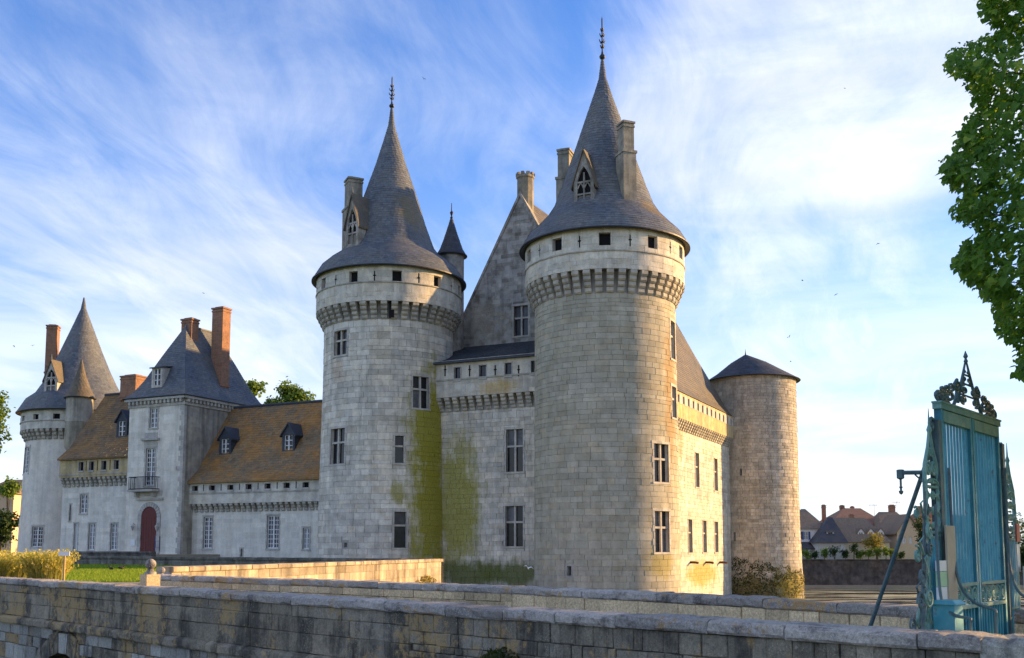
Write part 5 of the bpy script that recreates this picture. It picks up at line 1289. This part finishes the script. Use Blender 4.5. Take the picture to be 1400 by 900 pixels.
# ------------------------------------------------------------------ village beyond the moat
plain('wall_white', (.76, .76, .75), .9); plain('wall_cream', (.66, .56, .40), .9); plain('wall_tan', (.62, .48, .32), .9); plain('wall_grey', (.5, .49, .46), .9)
roofmat('roof_red', (.24, .125, .08), (.30, .165, .105), gen=.3, gcol=(.12, .09, .06), rough=.85)
roofmat('roof_brown', (.19, .145, .105), (.25, .185, .125), gen=.3, gcol=(.10, .085, .06), rough=.85)
roofmat('roof_slate', (.05, .052, .06), (.075, .075, .08), gen=.2)
plain('shutter_blue', (.06, .10, .20), .6)
def house(label, x0, x1, ye, yr, Y, dep, wall, roof, hip=(0, 0), wins=(), chim=(), gable=False, shut=None, porch=False):
    a, b = at(x0, ye, Y), at(x1, ye, Y); X0, X1 = a.x, b.x; ze = a.z; zr = zpx(yr, Y+dep/2); w = X1-X0
    T = thing('house', ((X0+X1)/2, Y, .05), label, 'house', 'houses of the village across the moat')
    S = Flat((X0, Y), (1, 0)); hs = [wpx(S, *q) for q in wins]; o_ = .35
    mb = MB(); core(mb, S, 0, w, 0, ze, hs, 0)
    mb.quad((X1, Y, 0), (X1, Y+dep, 0), (X1, Y+dep, ze), (X1, Y, ze)); mb.quad((X0, Y+dep, 0), (X0, Y, 0), (X0, Y, ze), (X0, Y+dep, ze)); mb.quad((X1, Y+dep, 0), (X0, Y+dep, 0), (X0, Y+dep, ze), (X1, Y+dep, ze))
    r = MB()
    if gable:
        xm = (X0+X1)/2; mb.add([(X0, Y, ze), (X1, Y, ze), (xm, Y, zr-.1)], [(0, 1, 2)]); mb.add([(X0, Y+dep, ze), (X1, Y+dep, ze), (xm, Y+dep, zr-.1)], [(0, 2, 1)])
        for s, xe in ((0, X0-o_), (1, X1+o_)):
            q = [(xe, Y-o_, ze-o_*.6), (xm, Y-o_, zr), (xm, Y+dep+o_, zr), (xe, Y+dep+o_, ze-o_*.6)]
            r.add(q+[(x, y, z-.18) for x, y, z in q], [(0, 1, 2, 3), (7, 6, 5, 4), (0, 4, 5, 1), (3, 2, 6, 7), (0, 3, 7, 4)], 0, [[(0, 0), (0, 5), (dep, 5), (dep, 0)]]+[[(0, 0)]*4]*4)
    else:
        ym = Y+dep/2; h0, h1 = hip; e = [(X0-o_, Y-o_), (X1+o_, Y-o_), (X1+o_, Y+dep+o_), (X0-o_, Y+dep+o_)]; ra, rb = (X0-o_+h0, ym), (X1+o_-h1, ym); z0_ = ze-.15
        r.quad((*e[0], z0_), (*e[1], z0_), (*rb, zr), (*ra, zr), 0, [(0, 0), (w, 0), (w-h1, 6), (h0, 6)]); r.quad((*e[2], z0_), (*e[3], z0_), (*ra, zr), (*rb, zr), 0, [(0, 0), (w, 0), (w-h0, 6), (h1, 6)])
        r.add([(*e[1], z0_), (*e[2], z0_), (*rb, zr)], [(0, 1, 2)], 0, [[(0, 0), (dep, 0), (dep/2, 6)]]); r.add([(*e[3], z0_), (*e[0], z0_), (*ra, zr)], [(0, 1, 2)], 0, [[(0, 0), (dep, 0), (dep/2, 6)]])
        r.add([(*q, z0_-.01) for q in e], [(3, 2, 1, 0)])
    mb.build('wall', M[wall], T); rf_ = r.build('roof', M[roof], T)
    for h in hs:
        wn_ = window(T, S, *h, kind='white', sur=.0, deep=.3, stone=M['white_paint'])
        if shut:
            for s in (-1, 1):
                m2 = MB(); hw_ = (h[1]-h[0])/2; u = h[0]-hw_ if s < 0 else h[1]; sbox(m2, S, u+.03, u+hw_-.03, h[2], h[3], .01, .06); m2.build('shutter', M[shut], wn_)
    for (x, yt, wd) in chim:
        q = at(x, yt, Y+dep*.55); chimney(rf_, (q.x, q.y), wd*.72, wd*.6, zr-2.2, q.z, 0, M['brick'], cap=.1)
    if porch:
        m2 = MB(); zz_ = zpx(741, Y); zo = zpx(750, Y-2.5); q = [(X0-.3, Y-2.5, zo), (X1+.3, Y-2.5, zo), (X1+.3, Y, zz_), (X0-.3, Y, zz_)]
        m2.add(q+[(x, y, z-.15) for x, y, z in q], [(0, 1, 2, 3), (4, 5, 1, 0), (5, 6, 2, 1), (7, 4, 0, 3), (7, 6, 5, 4)], 0, [[(0, 0), (w, 0), (w, 3), (0, 3)]]+[[(0, 0)]*4]*4); po = m2.build('porch_roof', M['roof_slate'], T)
        for k in range(4): x = X0+.2+(w-.4)*k/3; m2 = MB(); m2.box(x-.12, x+.12, Y-2.4, Y-2.16, 0, zo-.12); m2.build('porch_post', M['white_paint'], po)
    return T, S, ze, zr
house('white house with dark hipped roof and porch next to the low tower', 1084, 1129, 722, 696, 160, 9, 'wall_white', 'roof_brown', (3, 2.2), [(1089, 1094, 727, 737), (1099, 1105, 727, 738)], [(1126, 691, .8)], shut='shutter_blue', porch=True)
T, S, ze, zr = house('low house with steep dark slate hipped roof and one dormer', 1118, 1156, 741, 707.5, 156, 8, 'wall_grey', 'roof_slate', (3.2, 1.0), [(1150, 1154, 745, 754)], [])
p = at(1135.5, 739, 157.2); dormer(T, p, (0, -1), 1.1, 1.35, .35, 2.5, 'shed', M['white_paint'], M['roof_slate'], .2)
T, S, ze, zr = house('cream house with brown roof and three white dormers in a row', 1155, 1216, 740, 708, 157, 9, 'wall_cream', 'roof_brown', (0, 2.5), [(1170, 1174, 745, 754), (1190, 1194, 745, 754)], [(1164, 704, .9)])
for x in (1177.5, 1191, 1204.5): p = at(x, 738, 158.2); dormer(T, p, (0, -1), 1.0, 1.2, .6, 2.4, 'gable', M['white_paint'], M['roof_brown'], .2)
house('long reddish brown roofed house behind the row', 1138, 1210, 716, 695, 172, 11, 'wall_tan', 'roof_red', (4, 2.5), [], [(1151, 691.5, 1.0), (1165, 693, .8)])
house('brown roofed house with red chimney stack behind the gabled house', 1206, 1250, 722, 700, 168, 9, 'wall_cream', 'roof_brown', (1.5, 1.5), [], [(1219, 691, 1.3)])
house('tan house turning its gable with two windows to the moat', 1226, 1258, 728, 704, 158, 9, 'wall_tan', 'roof_brown', gable=True, wins=[(1233.5, 1238, 734, 743), (1243, 1247, 734, 743)])
house('reddish roofed house partly behind the gate scrollwork', 1252, 1292, 722, 701, 163, 9, 'wall_cream', 'roof_red', (2, 2), [(1262, 1266, 730, 740)], [(1257, 693, 1.0), (1272, 694, .9)])
house('far house with dark roof behind the blue gate', 1296, 1350, 728, 704, 166, 9, 'wall_cream', 'roof_slate', (2, 2), [(1310, 1315, 734, 744)], [(1330, 697, 1.0)])
T, S, ze, zr = house('brown roofed house behind the trees beside the distant round tower', -30, 19, 674, 656, 142, 10, 'wall_tan', 'roof_brown', (2, 1), [(8, 13, 690, 700)], [])
T['group'] = 'houses far behind the castle'
bl_ = [(1103, 757, 8, 'leaf_mid'), (1114, 759, 6, 'leaf_dark'), (1127, 754, 8, 'leaf_mid'), (1141, 752, 11, 'leaf_dark'), (1156, 758, 7, 'leaf_dark'), (1167, 750, 10, 'leaf_dark'), (1176, 758, 7, 'leaf_mid'), (1187, 757, 8, 'leaf_mid'), (1200, 756, 8, 'leaf_mid'), (1211, 755, 8, 'leaf_mid'), (1222, 756, 8, 'leaf_mid'), (1232, 759, 6, 'leaf_dark')]
for x, y, r, mt in bl_:
    lab = {1103: 'bright green bush before the middle of the white house porch', 1114: 'low dark bush beside the last porch post', 1127: 'bright round bush between the porch and the slate hipped house', 1141: 'large dark bush before the slate hipped house', 1156: 'low dark bush where the slate hipped and cream houses meet', 1167: 'tall dark bush at the left end of the cream house', 1176: 'bright bush beside the tall dark bush of the cream house', 1187: 'bright bush under the first white dormers of the cream house', 1200: 'bright bush at the foot of the pale yellow-green tree', 1211: 'bright bush between the yellow-green tree and the tan gable', 1222: 'bright bush at the corner of the tan gabled house', 1232: 'low dark bush below the windows of the tan gable'}[x]
    tree('bush', lab, x, y, 152.5, r, mt, 420, .22, 4, .9, 'bushes along the moat wall', cat='bush')
tree('tree', 'pale yellow-green tree in front of the white dormers', 1198, 742, 154.2, 17, 'leaf_yellow', 1300, .25)
tree('tree', 'dark conifer beside the gate scrollwork', 1266, 728, 150.8, 17, 'leaf_dark', 1800, .28, 8, 1.6)
tree('tree', 'dark tree right of the blue gate', 1412, 752, 60, 62, 'leaf_dark', 3000, .22)
plain('antenna', (.3, .3, .3), .4, metal=.5)
for x, y, Y, lab in ((1226, 686, 172, 'thin television antenna over the brown roofed house'), (1195, 690, 176, 'thin television antenna over the long reddish roof')):
    q = at(x, y, Y); m2 = MB(); m2.tube([(q.x, q.y, q.z-2.6), (q.x, q.y, q.z)], .035, 5); m2.tube([(q.x-.9, q.y, q.z-.1), (q.x+.6, q.y, q.z-.1)], .025, 5)
    for k in range(6): m2.tube([(q.x-.8+k*.25, q.y-.1, q.z-.4), (q.x-.8+k*.25, q.y+.1, q.z+.15)], .018, 4)
    o = m2.build('antenna', M['antenna']); tag(o, lab, 'antenna')

# ------------------------------------------------------------------ wrought iron gate
m, t = newmat('gate_paint'); p = pos(t); n = t.noise(p, 5, 6, .65); f = t.noise(p, 40, 4, .7)
st_ = t.noise(t.vm('MULTIPLY', p, (14, 14, 1.2)), 1.0, 4, .6)
col = t.mix(t.ramp(n, .35, .7), (.035, .26, .36), (.075, .36, .45)); col = t.mix(t.m('MULTIPLY', t.ramp(st_, .5, .75), .6), col, (.16, .44, .48)); col = t.mix(t.m('MULTIPLY', t.ramp(f, .55, .8), .35), col, (.01, .05, .08))
ru = t.ramp(t.noise(t.vm('ADD', p, (3, 1, 8)), 7, 6, .75), .60, .68); col = t.mix(t.m('MULTIPLY', ru, .7), col, (.13, .07, .04)); finish(t, col, t.m('ADD', .42, t.m('MULTIPLY', ru, .45)), f, .2, .004, .5)
m, t = newmat('gate_verdigris'); p = pos(t); n = t.noise(p, 6, 6, .65); f = t.noise(p, 45, 4, .7)
col = t.mix(t.ramp(n, .35, .65), (.11, .27, .25), (.20, .36, .31)); col = t.mix(t.m('MULTIPLY', t.ramp(f, .5, .8), .6), col, (.04, .07, .08)); finish(t, col, .55, f, .2, .004, .4)
m, t = newmat('gate_iron'); p = pos(t); n = t.noise(p, 9, 5, .65)
finish(t, t.mix(t.ramp(n, .35, .65), (.05, .10, .125), (.10, .165, .165)), .5, n, .2, .004, .4)
plain('notice_tan', (.46, .40, .30), .6, .2, 9); plain('notice_green', (.35, .60, .38), .5); plain('notice_red', (.42, .09, .06), .5)
GL, GR = Vector((4.44, 10.6)), Vector((5.80, 12.2))
SG = Flat(GL, GR-GL); gl = (GR-GL).length; ZT = 3.16; ZB = .06
def spiral(mb, S, u, z, r, turns=1.4, a0=0.0, dirn=1, d=0.0, th=.014, r1=.15, seg=5):
    n = int(14*turns); pts = []
    for i in range(n+1):
        q = i/n; a = a0+dirn*2*math.pi*turns*q; rr = r*(1-q*(1-r1)); pts.append(S.pt(u+rr*math.cos(a), z+rr*math.sin(a), d))
    mb.tube(pts, th, seg)
def cscroll(mb, S, u, z, h, w, d=0.0, th=.014, flip=1):
    """C-scroll: bow with a curl at either end"""
    pts = [S.pt(u+flip*w*math.cos(a), z+h*math.sin(a), d) for a in [R(-100+20*i) for i in range(11)]]
    mb.tube(pts, th, 5)
    for s in (-1, 1): spiral(mb, S, u+flip*w*-.17-flip*w*.0, z+s*h*.72, h*.27, 1.2, R(90*s), -s*flip, d, th)
for half, (ua_, ub_, lab) in enumerate(((0, gl/2-.012, 'left leaf of the tall blue iron gate, tan notice tied before it'), (gl/2+.012, gl, 'right leaf of the tall blue iron gate'))):
    T = thing('gate_leaf', (*SG.pt(ua_, 0).xy, ZB), lab, 'gate', 'leaves of the blue iron gate')
    for u in (ua_+.03, ub_-.03):
        m2 = MB(); sbox(m2, SG, u-.03, u+.03, ZB, ZT, -.035, .035); sbox(m2, SG, u-.03, u+.03, ZB, ZT, .036, -.036); m2.build('stile', M['gate_paint'], T)
    for z0_, z1_, mt in ((ZT-.14, ZT-.02, 'gate_verdigris'), (1.30, 1.335, 'gate_verdigris'), (1.06, 1.095, 'gate_verdigris'), (ZB, ZB+.1, 'gate_paint')):
        m2 = MB(); sbox(m2, SG, ua_+.06, ub_-.06, z0_, z1_, -.03, .042); m2.build('rail', M[mt], T)
    m2 = MB(); sbox(m2, SG, ua_+.06, ub_-.06, ZB+.1, 1.06, -.03, -.02); m2.quad(*[SG.pt(a, b, -.031) for a, b in ((ua_+.06, ZB+.1), (ua_+.06, 1.06), (ub_-.06, 1.06), (ub_-.06, ZB+.1))]); m2.build('sheet', M['gate_paint'], T)
    nb = 9
    for i in range(nb):
        u = ua_+.06+(ub_-ua_-.12)*(i+.5)/nb
        m2 = MB(); m2.tube([SG.pt(u, 1.335, .0), SG.pt(u, ZT-.14, .0)], .0145, 7); m2.tube([SG.pt(u, ZB+.1, .0), SG.pt(u, 1.06, .0)], .0145, 7); m2.build('bar', M['gate_paint'], T)
    nr = 5
    for i in range(nr):
        u = ua_+.06+(ub_-ua_-.12)*(i+.5)/nr; m2 = MB(); spiral(m2, SG, u, 1.197, .085, 1.0, 0, 1, .03, .012, 1.0, 5); spiral(m2, SG, u, 1.197, .05, 1.3, 1, -1, .03, .009, .3, 5); m2.build('ring', M['gate_verdigris'], T)
# crest on the lintel
cr = thing('gate_crest', (*SG.pt(gl/2, 0).xy, ZT), 'openwork iron crest of scrolls rising to a spire above the blue gate', 'crest')
m2 = MB(); sbox(m2, SG, -.03, gl+.03, ZT-.01, ZT+.05, -.04, .05); sbox(m2, SG, -.04, gl+.04, ZT+.05, ZT+.07, -.045, .06); m2.build('lintel', M['gate_verdigris'], cr)
zt0 = ZT+.07; um_ = gl*.5
class Stretch:
    """the crest's own drawing plane: wide, low scrolls"""
    def pt(self, u, z, d=0.0): return SG.pt(um_+(u-um_)*1.75, zt0+(z-zt0)*.66, d)
SC_ = Stretch()
def crest(fn): m2 = MB(); fn(m2); return m2.build('scroll', M['gate_iron'], cr)
for s in (-1, 1):
    for k, (du, r_) in enumerate(((.545, .085), (.46, .10), (.375, .12))):
        crest(lambda mb: (spiral(mb, SC_, um_+s*du, zt0+r_*1.3, r_, 1.7, R(-90), s, 0, .019, .12), spiral(mb, SC_, um_+s*(du-.03), zt0+r_*2.6, r_*.55, 1.3, R(-90), -s, .01, .015, .15)))
    crest(lambda mb: mb.tube([SC_.pt(um_+s*.30, zt0), SC_.pt(um_+s*.24, zt0+.14), SC_.pt(um_+s*.21, zt0+.28), SC_.pt(um_+s*.25, zt0+.40), SC_.pt(um_+s*.20, zt0+.48)], .02, 6))
    crest(lambda mb: spiral(mb, SC_, um_+s*.21, zt0+.36, .085, 1.6, R(90), s, 0, .018, .12))
    crest(lambda mb: (spiral(mb, SC_, um_+s*.10, zt0+.34, .075, 1.5, R(90), -s, .02, .015, .12), spiral(mb, SC_, um_+s*.12, zt0+.16, .07, 1.5, R(-90), s, .02, .014, .12)))
    m2 = MB(); m2.tube([SC_.pt(um_+s*.20, zt0+.10), SC_.pt(um_+s*.13, zt0+.40), SC_.pt(um_+s*.06, zt0+.66), SC_.pt(um_+s*.012, zt0+.86)], [.019, .018, .015, .010], 6); m2.build('spire_bar', M['gate_iron'], cr)
    crest(lambda mb: (spiral(mb, SC_, um_+s*.055, zt0+.54, .05, 1.4, R(-90), s, 0, .012, .15), spiral(mb, SC_, um_+s*.035, zt0+.68, .032, 1.2, R(90), -s, 0, .010, .15)))
for z_ in (.26, .46, .62): m2 = MB(); w_ = .20*(1-z_/.95); m2.tube([SC_.pt(um_-w_, zt0+z_), SC_.pt(um_+w_, zt0+z_)], .012, 5); m2.build('spire_rung', M['gate_iron'], cr)
c_ = SG.pt(um_, 0); m2 = MB(); m2.lathe(c_.xy, [(.008, zt0+.54), (.026, zt0+.57), (.012, zt0+.60), (.028, zt0+.625), (.003, zt0+.69)], 8); m2.build('spire_tip', M['gate_iron'], cr)
# posts
def post(S, u, z1_, lab, scroll_dir):
    T = thing('gate_post', (*S.pt(u, 0).xy, .0), lab, 'post'); m2 = MB(); sbox(m2, S, u-.045, u+.045, 0, z1_, -.05, .05); sbox(m2, S, u-.045, u+.045, 0, z1_, .051, -.051); m2.build('shaft', M['gate_iron'], T)
    m2 = MB(); spiral(m2, S, u+scroll_dir*.10, z1_-.06, .09, 1.2, R(180 if scroll_dir > 0 else 0), -scroll_dir, 0, .018, .2); m2.build('scroll', M['gate_iron'], T); return T
post(SG, -.10, 3.02, 'iron post left of the gate with a curled top', -1)
post(SG, gl+.10, 2.95, 'iron post right of the gate with a curled top', 1)
# scrolled wing grilles
def grille(S, w, ztop, lab, fan):
    T = thing('wing_grille', (*S.pt(w/2, 0).xy, 0), lab, 'grille', 'scrolled wing grilles of the gate')
    for u in (.03, w-.03): m2 = MB(); m2.tube([S.pt(u, 0), S.pt(u, ztop-.55)], .024, 6); m2.build('stile', M['gate_verdigris'], T)
    for z_ in (ztop-.55, ztop-.60, 1.86, 1.81, .98): m2 = MB(); m2.tube([S.pt(0, z_), S.pt(w, z_)], .018, 5); m2.build('rail', M['gate_verdigris'], T)
    nb = 6
    for i in range(nb): u = .03+(w-.06)*(i+.5)/nb; m2 = MB(); m2.tube([S.pt(u, .0), S.pt(u, 1.81)], .015, 6); m2.build('bar', M['gate_paint'], T)
    m = w/2
    for k in range(3):
        z_ = 2.0+k*.155
        for s in (-1, 1): m2 = MB(); cscroll(m2, S, m+s*.02, z_, .085, w*.40, .01, .016, s); m2.build('scroll', M['gate_verdigris'], T)
    for s in (-1, 1):
        m2 = MB(); m2.tube([S.pt(m+s*(w*.45), ztop-.55), S.pt(m+s*w*.40, ztop-.38), S.pt(m+s*w*.16, ztop-.2), S.pt(m+s*.01, ztop-.02)], [.022, .02, .016, .012], 6); m2.build('spire_bar', M['gate_verdigris'], T)
        m2 = MB(); spiral(m2, S, m+s*w*.19, ztop-.42, w*.17, 1.5, R(90), s, 0, .016, .15); spiral(m2, S, m+s*w*.1, ztop-.24, w*.1, 1.4, R(-90), -s, 0, .014, .15); m2.build('scroll', M['gate_verdigris'], T)
    c = S.pt(m, 0); m2 = MB(); m2.lathe(c.xy, [(.01, ztop-.08), (.03, ztop-.02), (.012, ztop+.03), (.003, ztop+.2)], 6); m2.build('spire_tip', M['gate_verdigris'], T)
    return T
SWL = Flat((4.10, 10.18), (.647, .762)); grille(SWL, .44, 2.92, 'scrolled green iron wing grille between the gate and the outer bridge wall', True)
SWR = Flat((5.93, 12.34), Vector((6.30, 12.85))-Vector((5.93, 12.34))); grille(SWR, .62, 2.80, 'scrolled iron wing grille right of the gate, notices hung on it', False)
# fan of scrolls hanging out over the bridge wall
fn_ = thing('scroll_fan', (3.9, 9.5, .6), 'tangled fan of iron scrolls jutting past the end of the outer bridge wall', 'grille')
SF = Flat((3.70, 9.58), (.647, .762)); wf = .82
m2 = MB(); m2.tube([SF.pt(.20, .35), SF.pt(.24, .9), SF.pt(.38, 1.5), SF.pt(.46, 2.0), SF.pt(.48, 2.25)], [.03, .028, .024, .02, .012], 6); m2.build('stem', M['gate_iron'], fn_)
for k, (u, z_, r_, dr_) in enumerate((uu*.68, zq, rq*.9, dq) for uu, zq, rq, dq in ((.30, .62, .11, 1), (.24, .78, .09, -1), (.50, .80, .11, -1), (.18, .98, .10, 1), (.44, 1.02, .12, 1), (.66, .98, .10, -1), (.25, 1.20, .11, -1), (.52, 1.24, .12, 1), (.70, 1.20, .08, -1), (.36, 1.42, .11, 1), (.60, 1.46, .11, -1), (.44, 1.64, .10, -1), (.66, 1.68, .08, 1), (.56, 1.86, .09, 1), (.50, 2.04, .07, -1), (.70, 2.02, .06, 1))):
    m2 = MB(); spiral(m2, SF, u, z_, r_, 1.6, R(rnd.uniform(0, 360)), dr_, rnd.uniform(-.06, .06), .014, .12); 
    m2.tube([SF.pt(u+r_*.9, z_, 0), SF.pt(u+r_*1.3*dr_*.6, z_+r_*1.4, .02), SF.pt(u+r_*.2, z_+r_*2.0, .03)], [.013, .011, .004], 5)
    m2.build('scroll', M['gate_verdigris' if k % 3 else 'gate_iron'], fn_)
for z_, u in ((1.9, .42), (2.1, .45), (2.28, .48)): m2 = MB(); m2.tube([SF.pt(u, z_-.3), SF.pt(u-.02, z_+.1)], [.012, .003], 5); m2.build('spike', M['gate_iron'], fn_)
# curved stays, brace, lamp arm
def rod(name, pts, r, lab, cat, group=None, mat='gate_iron'):
    m2 = MB()
    # smooth the polyline
    P = [P3(p) for p in pts]; Q = []
    for i in range(len(P)-1):
        a, b, c, d = P[max(i-1, 0)], P[i], P[i+1], P[min(i+2, len(P)-1)]
        for k in range(5):
            s = k/5; Q.append(.5*((2*b)+(c-a)*s+(2*a-5*b+4*c-d)*s*s+(3*b-a-3*c+d)*s**3))
    Q.append(P[-1]); m2.tube(Q, r, 7); o = m2.build(name, M[mat]); return tag(o, lab, cat, group)
rod('curved_stay', [at(1297, 640, 10.72), at(1301, 715, 10.65), at(1305, 765, 10.55), at(1314, 803, 10.4), at(1334, 825, 10.15), at(1360, 834, 9.85), at(1361, 846, 9.84), at(1362, 868, 9.83), at(1364, 930, 9.8)], .015, 'longer curved iron stay sweeping out from the left gate leaf', 'stay')
rod('curved_stay', [at(1279, 690, 10.2), at(1281, 745, 10.15), at(1285, 807, 10.05), at(1292, 830, 9.95), at(1307, 842, 9.8), at(1326, 846, 9.6), at(1327, 856, 9.6), at(1328, 900, 9.6)], .015, 'shorter curved iron stay in front of the wing grille', 'stay')
rod('curved_stay', [at(1374, 640, 12.2), at(1377, 720, 12.1), at(1381, 775, 12.0), at(1392, 808, 11.7), at(1412, 822, 11.3)], .016, 'curved iron stay at the right gate post', 'stay')
tb = at(1270, 622, 10.35); bt = at(1190, 856, 11.2); ex_ = bt+(bt-tb)*.45
m2 = MB(); m2.tube([tb, ex_], .023, 8); o = m2.build('brace_pole', M['gate_iron'], smooth=False); tag(o, 'long slanting dark blue brace pole propping the gate from the bridge', 'brace')
la = thing('lamp_arm', (*at(1270, 645, 10.3).xy, 2.4), 'horizontal iron arm with a small hanging lantern beside the brace pole', 'lamp')
m2 = MB(); m2.tube([at(1274, 646, 10.35), at(1228, 646.5, 10.5)], .022, 6); m2.build('arm', M['gate_iron'], la)
m2 = MB(); m2.tube([at(1251, 649, 10.45), at(1272, 668, 10.35)], .009, 5); m2.build('stay_wire', M['gate_iron'], la)
c = at(1231, 648, 10.5); m2 = MB(); m2.lathe(c.xy, [(.02, c.z+.045), (.04, c.z+.04), (.04, c.z-.045), (.012, c.z-.06), (.012, c.z-.13), (.022, c.z-.135), (.012, c.z-.15), (.012, c.z-.17), (.026, c.z-.18), (.02, c.z-.2), (.002, c.z-.215)], 8); m2.build('lantern', M['gate_iron'], la)
# notices and box
def board(S, u0, u1, z0, z1, d, mat, lab, frame=None):
    m2 = MB(); sbox(m2, S, u0, u1, z0, z1, d-.02, d); o = m2.build('notice_board', M[mat]); tag(o, lab, 'notice')
    if frame:
        for a, b, c, e in ((u0-.03, u0, z0-.03, z1+.03), (u1, u1+.03, z0-.03, z1+.03), (u0, u1, z1, z1+.03), (u0, u1, z0-.03, z0)):
            m3 = MB(); sbox(m3, S, a, b, c, e, d-.03, d+.012); m3.build('frame', M[frame], o)
    return o
SN = Flat((4.34, 10.36), Vector((.647, .762)))
o = board(SN, 0, .27, 1.08, 1.93, .04, 'notice_tan', 'tall weathered tan notice hung on the left gate leaf')
SWN = Flat(SWL.pt(0, 0, .06).xy, SWL.d)
o = board(SWN, .02, .30, .90, 1.32, .03, 'white_sign', 'tall white notice with green top tied to the wing grille')
for z0_, z1_, mt in ((1.325, 1.47, 'notice_green'), (1.475, 1.58, 'white_sign')): m3 = MB(); sbox(m3, SWN, .02, .30, z0_, z1_, .01, .032); m3.build('panel', M[mt], o)
SRN = Flat(SWR.pt(0, 0, .08).xy, SWR.d)
board(SRN, .06, .26, 1.78, 2.0, .03, 'notice_red', 'small red notice on the right wing grille')
board(SRN, .08, .26, 1.42, 1.75, .02, 'white_sign', 'narrow pale notice below the red one')
board(SRN, .12, .36, .98, 1.46, .10, 'white_sign', 'white framed notice board at the foot of the right wing grille', 'white_paint')
mt_ = at(1296, 826, 10.0); bx = thing('meter_box', (mt_.x, mt_.y, 0), 'low blue metal box standing behind the end of the bridge wall', 'box')
Mx = Matrix.Translation((mt_.x, mt_.y, 0)) @ Matrix.Rotation(R(48), 4, 'Z')
m2 = MB(Mx); m2.box(-.12, .12, -.10, .10, 0, mt_.z+.0); m2.build('body', M['gate_paint'], bx)
m2 = MB(Mx); m2.add([(-.15, -.13, mt_.z), (.15, -.13, mt_.z), (.15, .13, mt_.z), (-.15, .13, mt_.z), (-.12, -.08, mt_.z+.04), (.12, -.08, mt_.z+.04), (.12, .08, mt_.z+.04), (-.12, .08, mt_.z+.04)], [(3, 2, 1, 0), (4, 5, 6, 7), (0, 1, 5, 4), (1, 2, 6, 5), (2, 3, 7, 6), (3, 0, 4, 7)]); m2.build('lid', M['gate_paint'], bx)
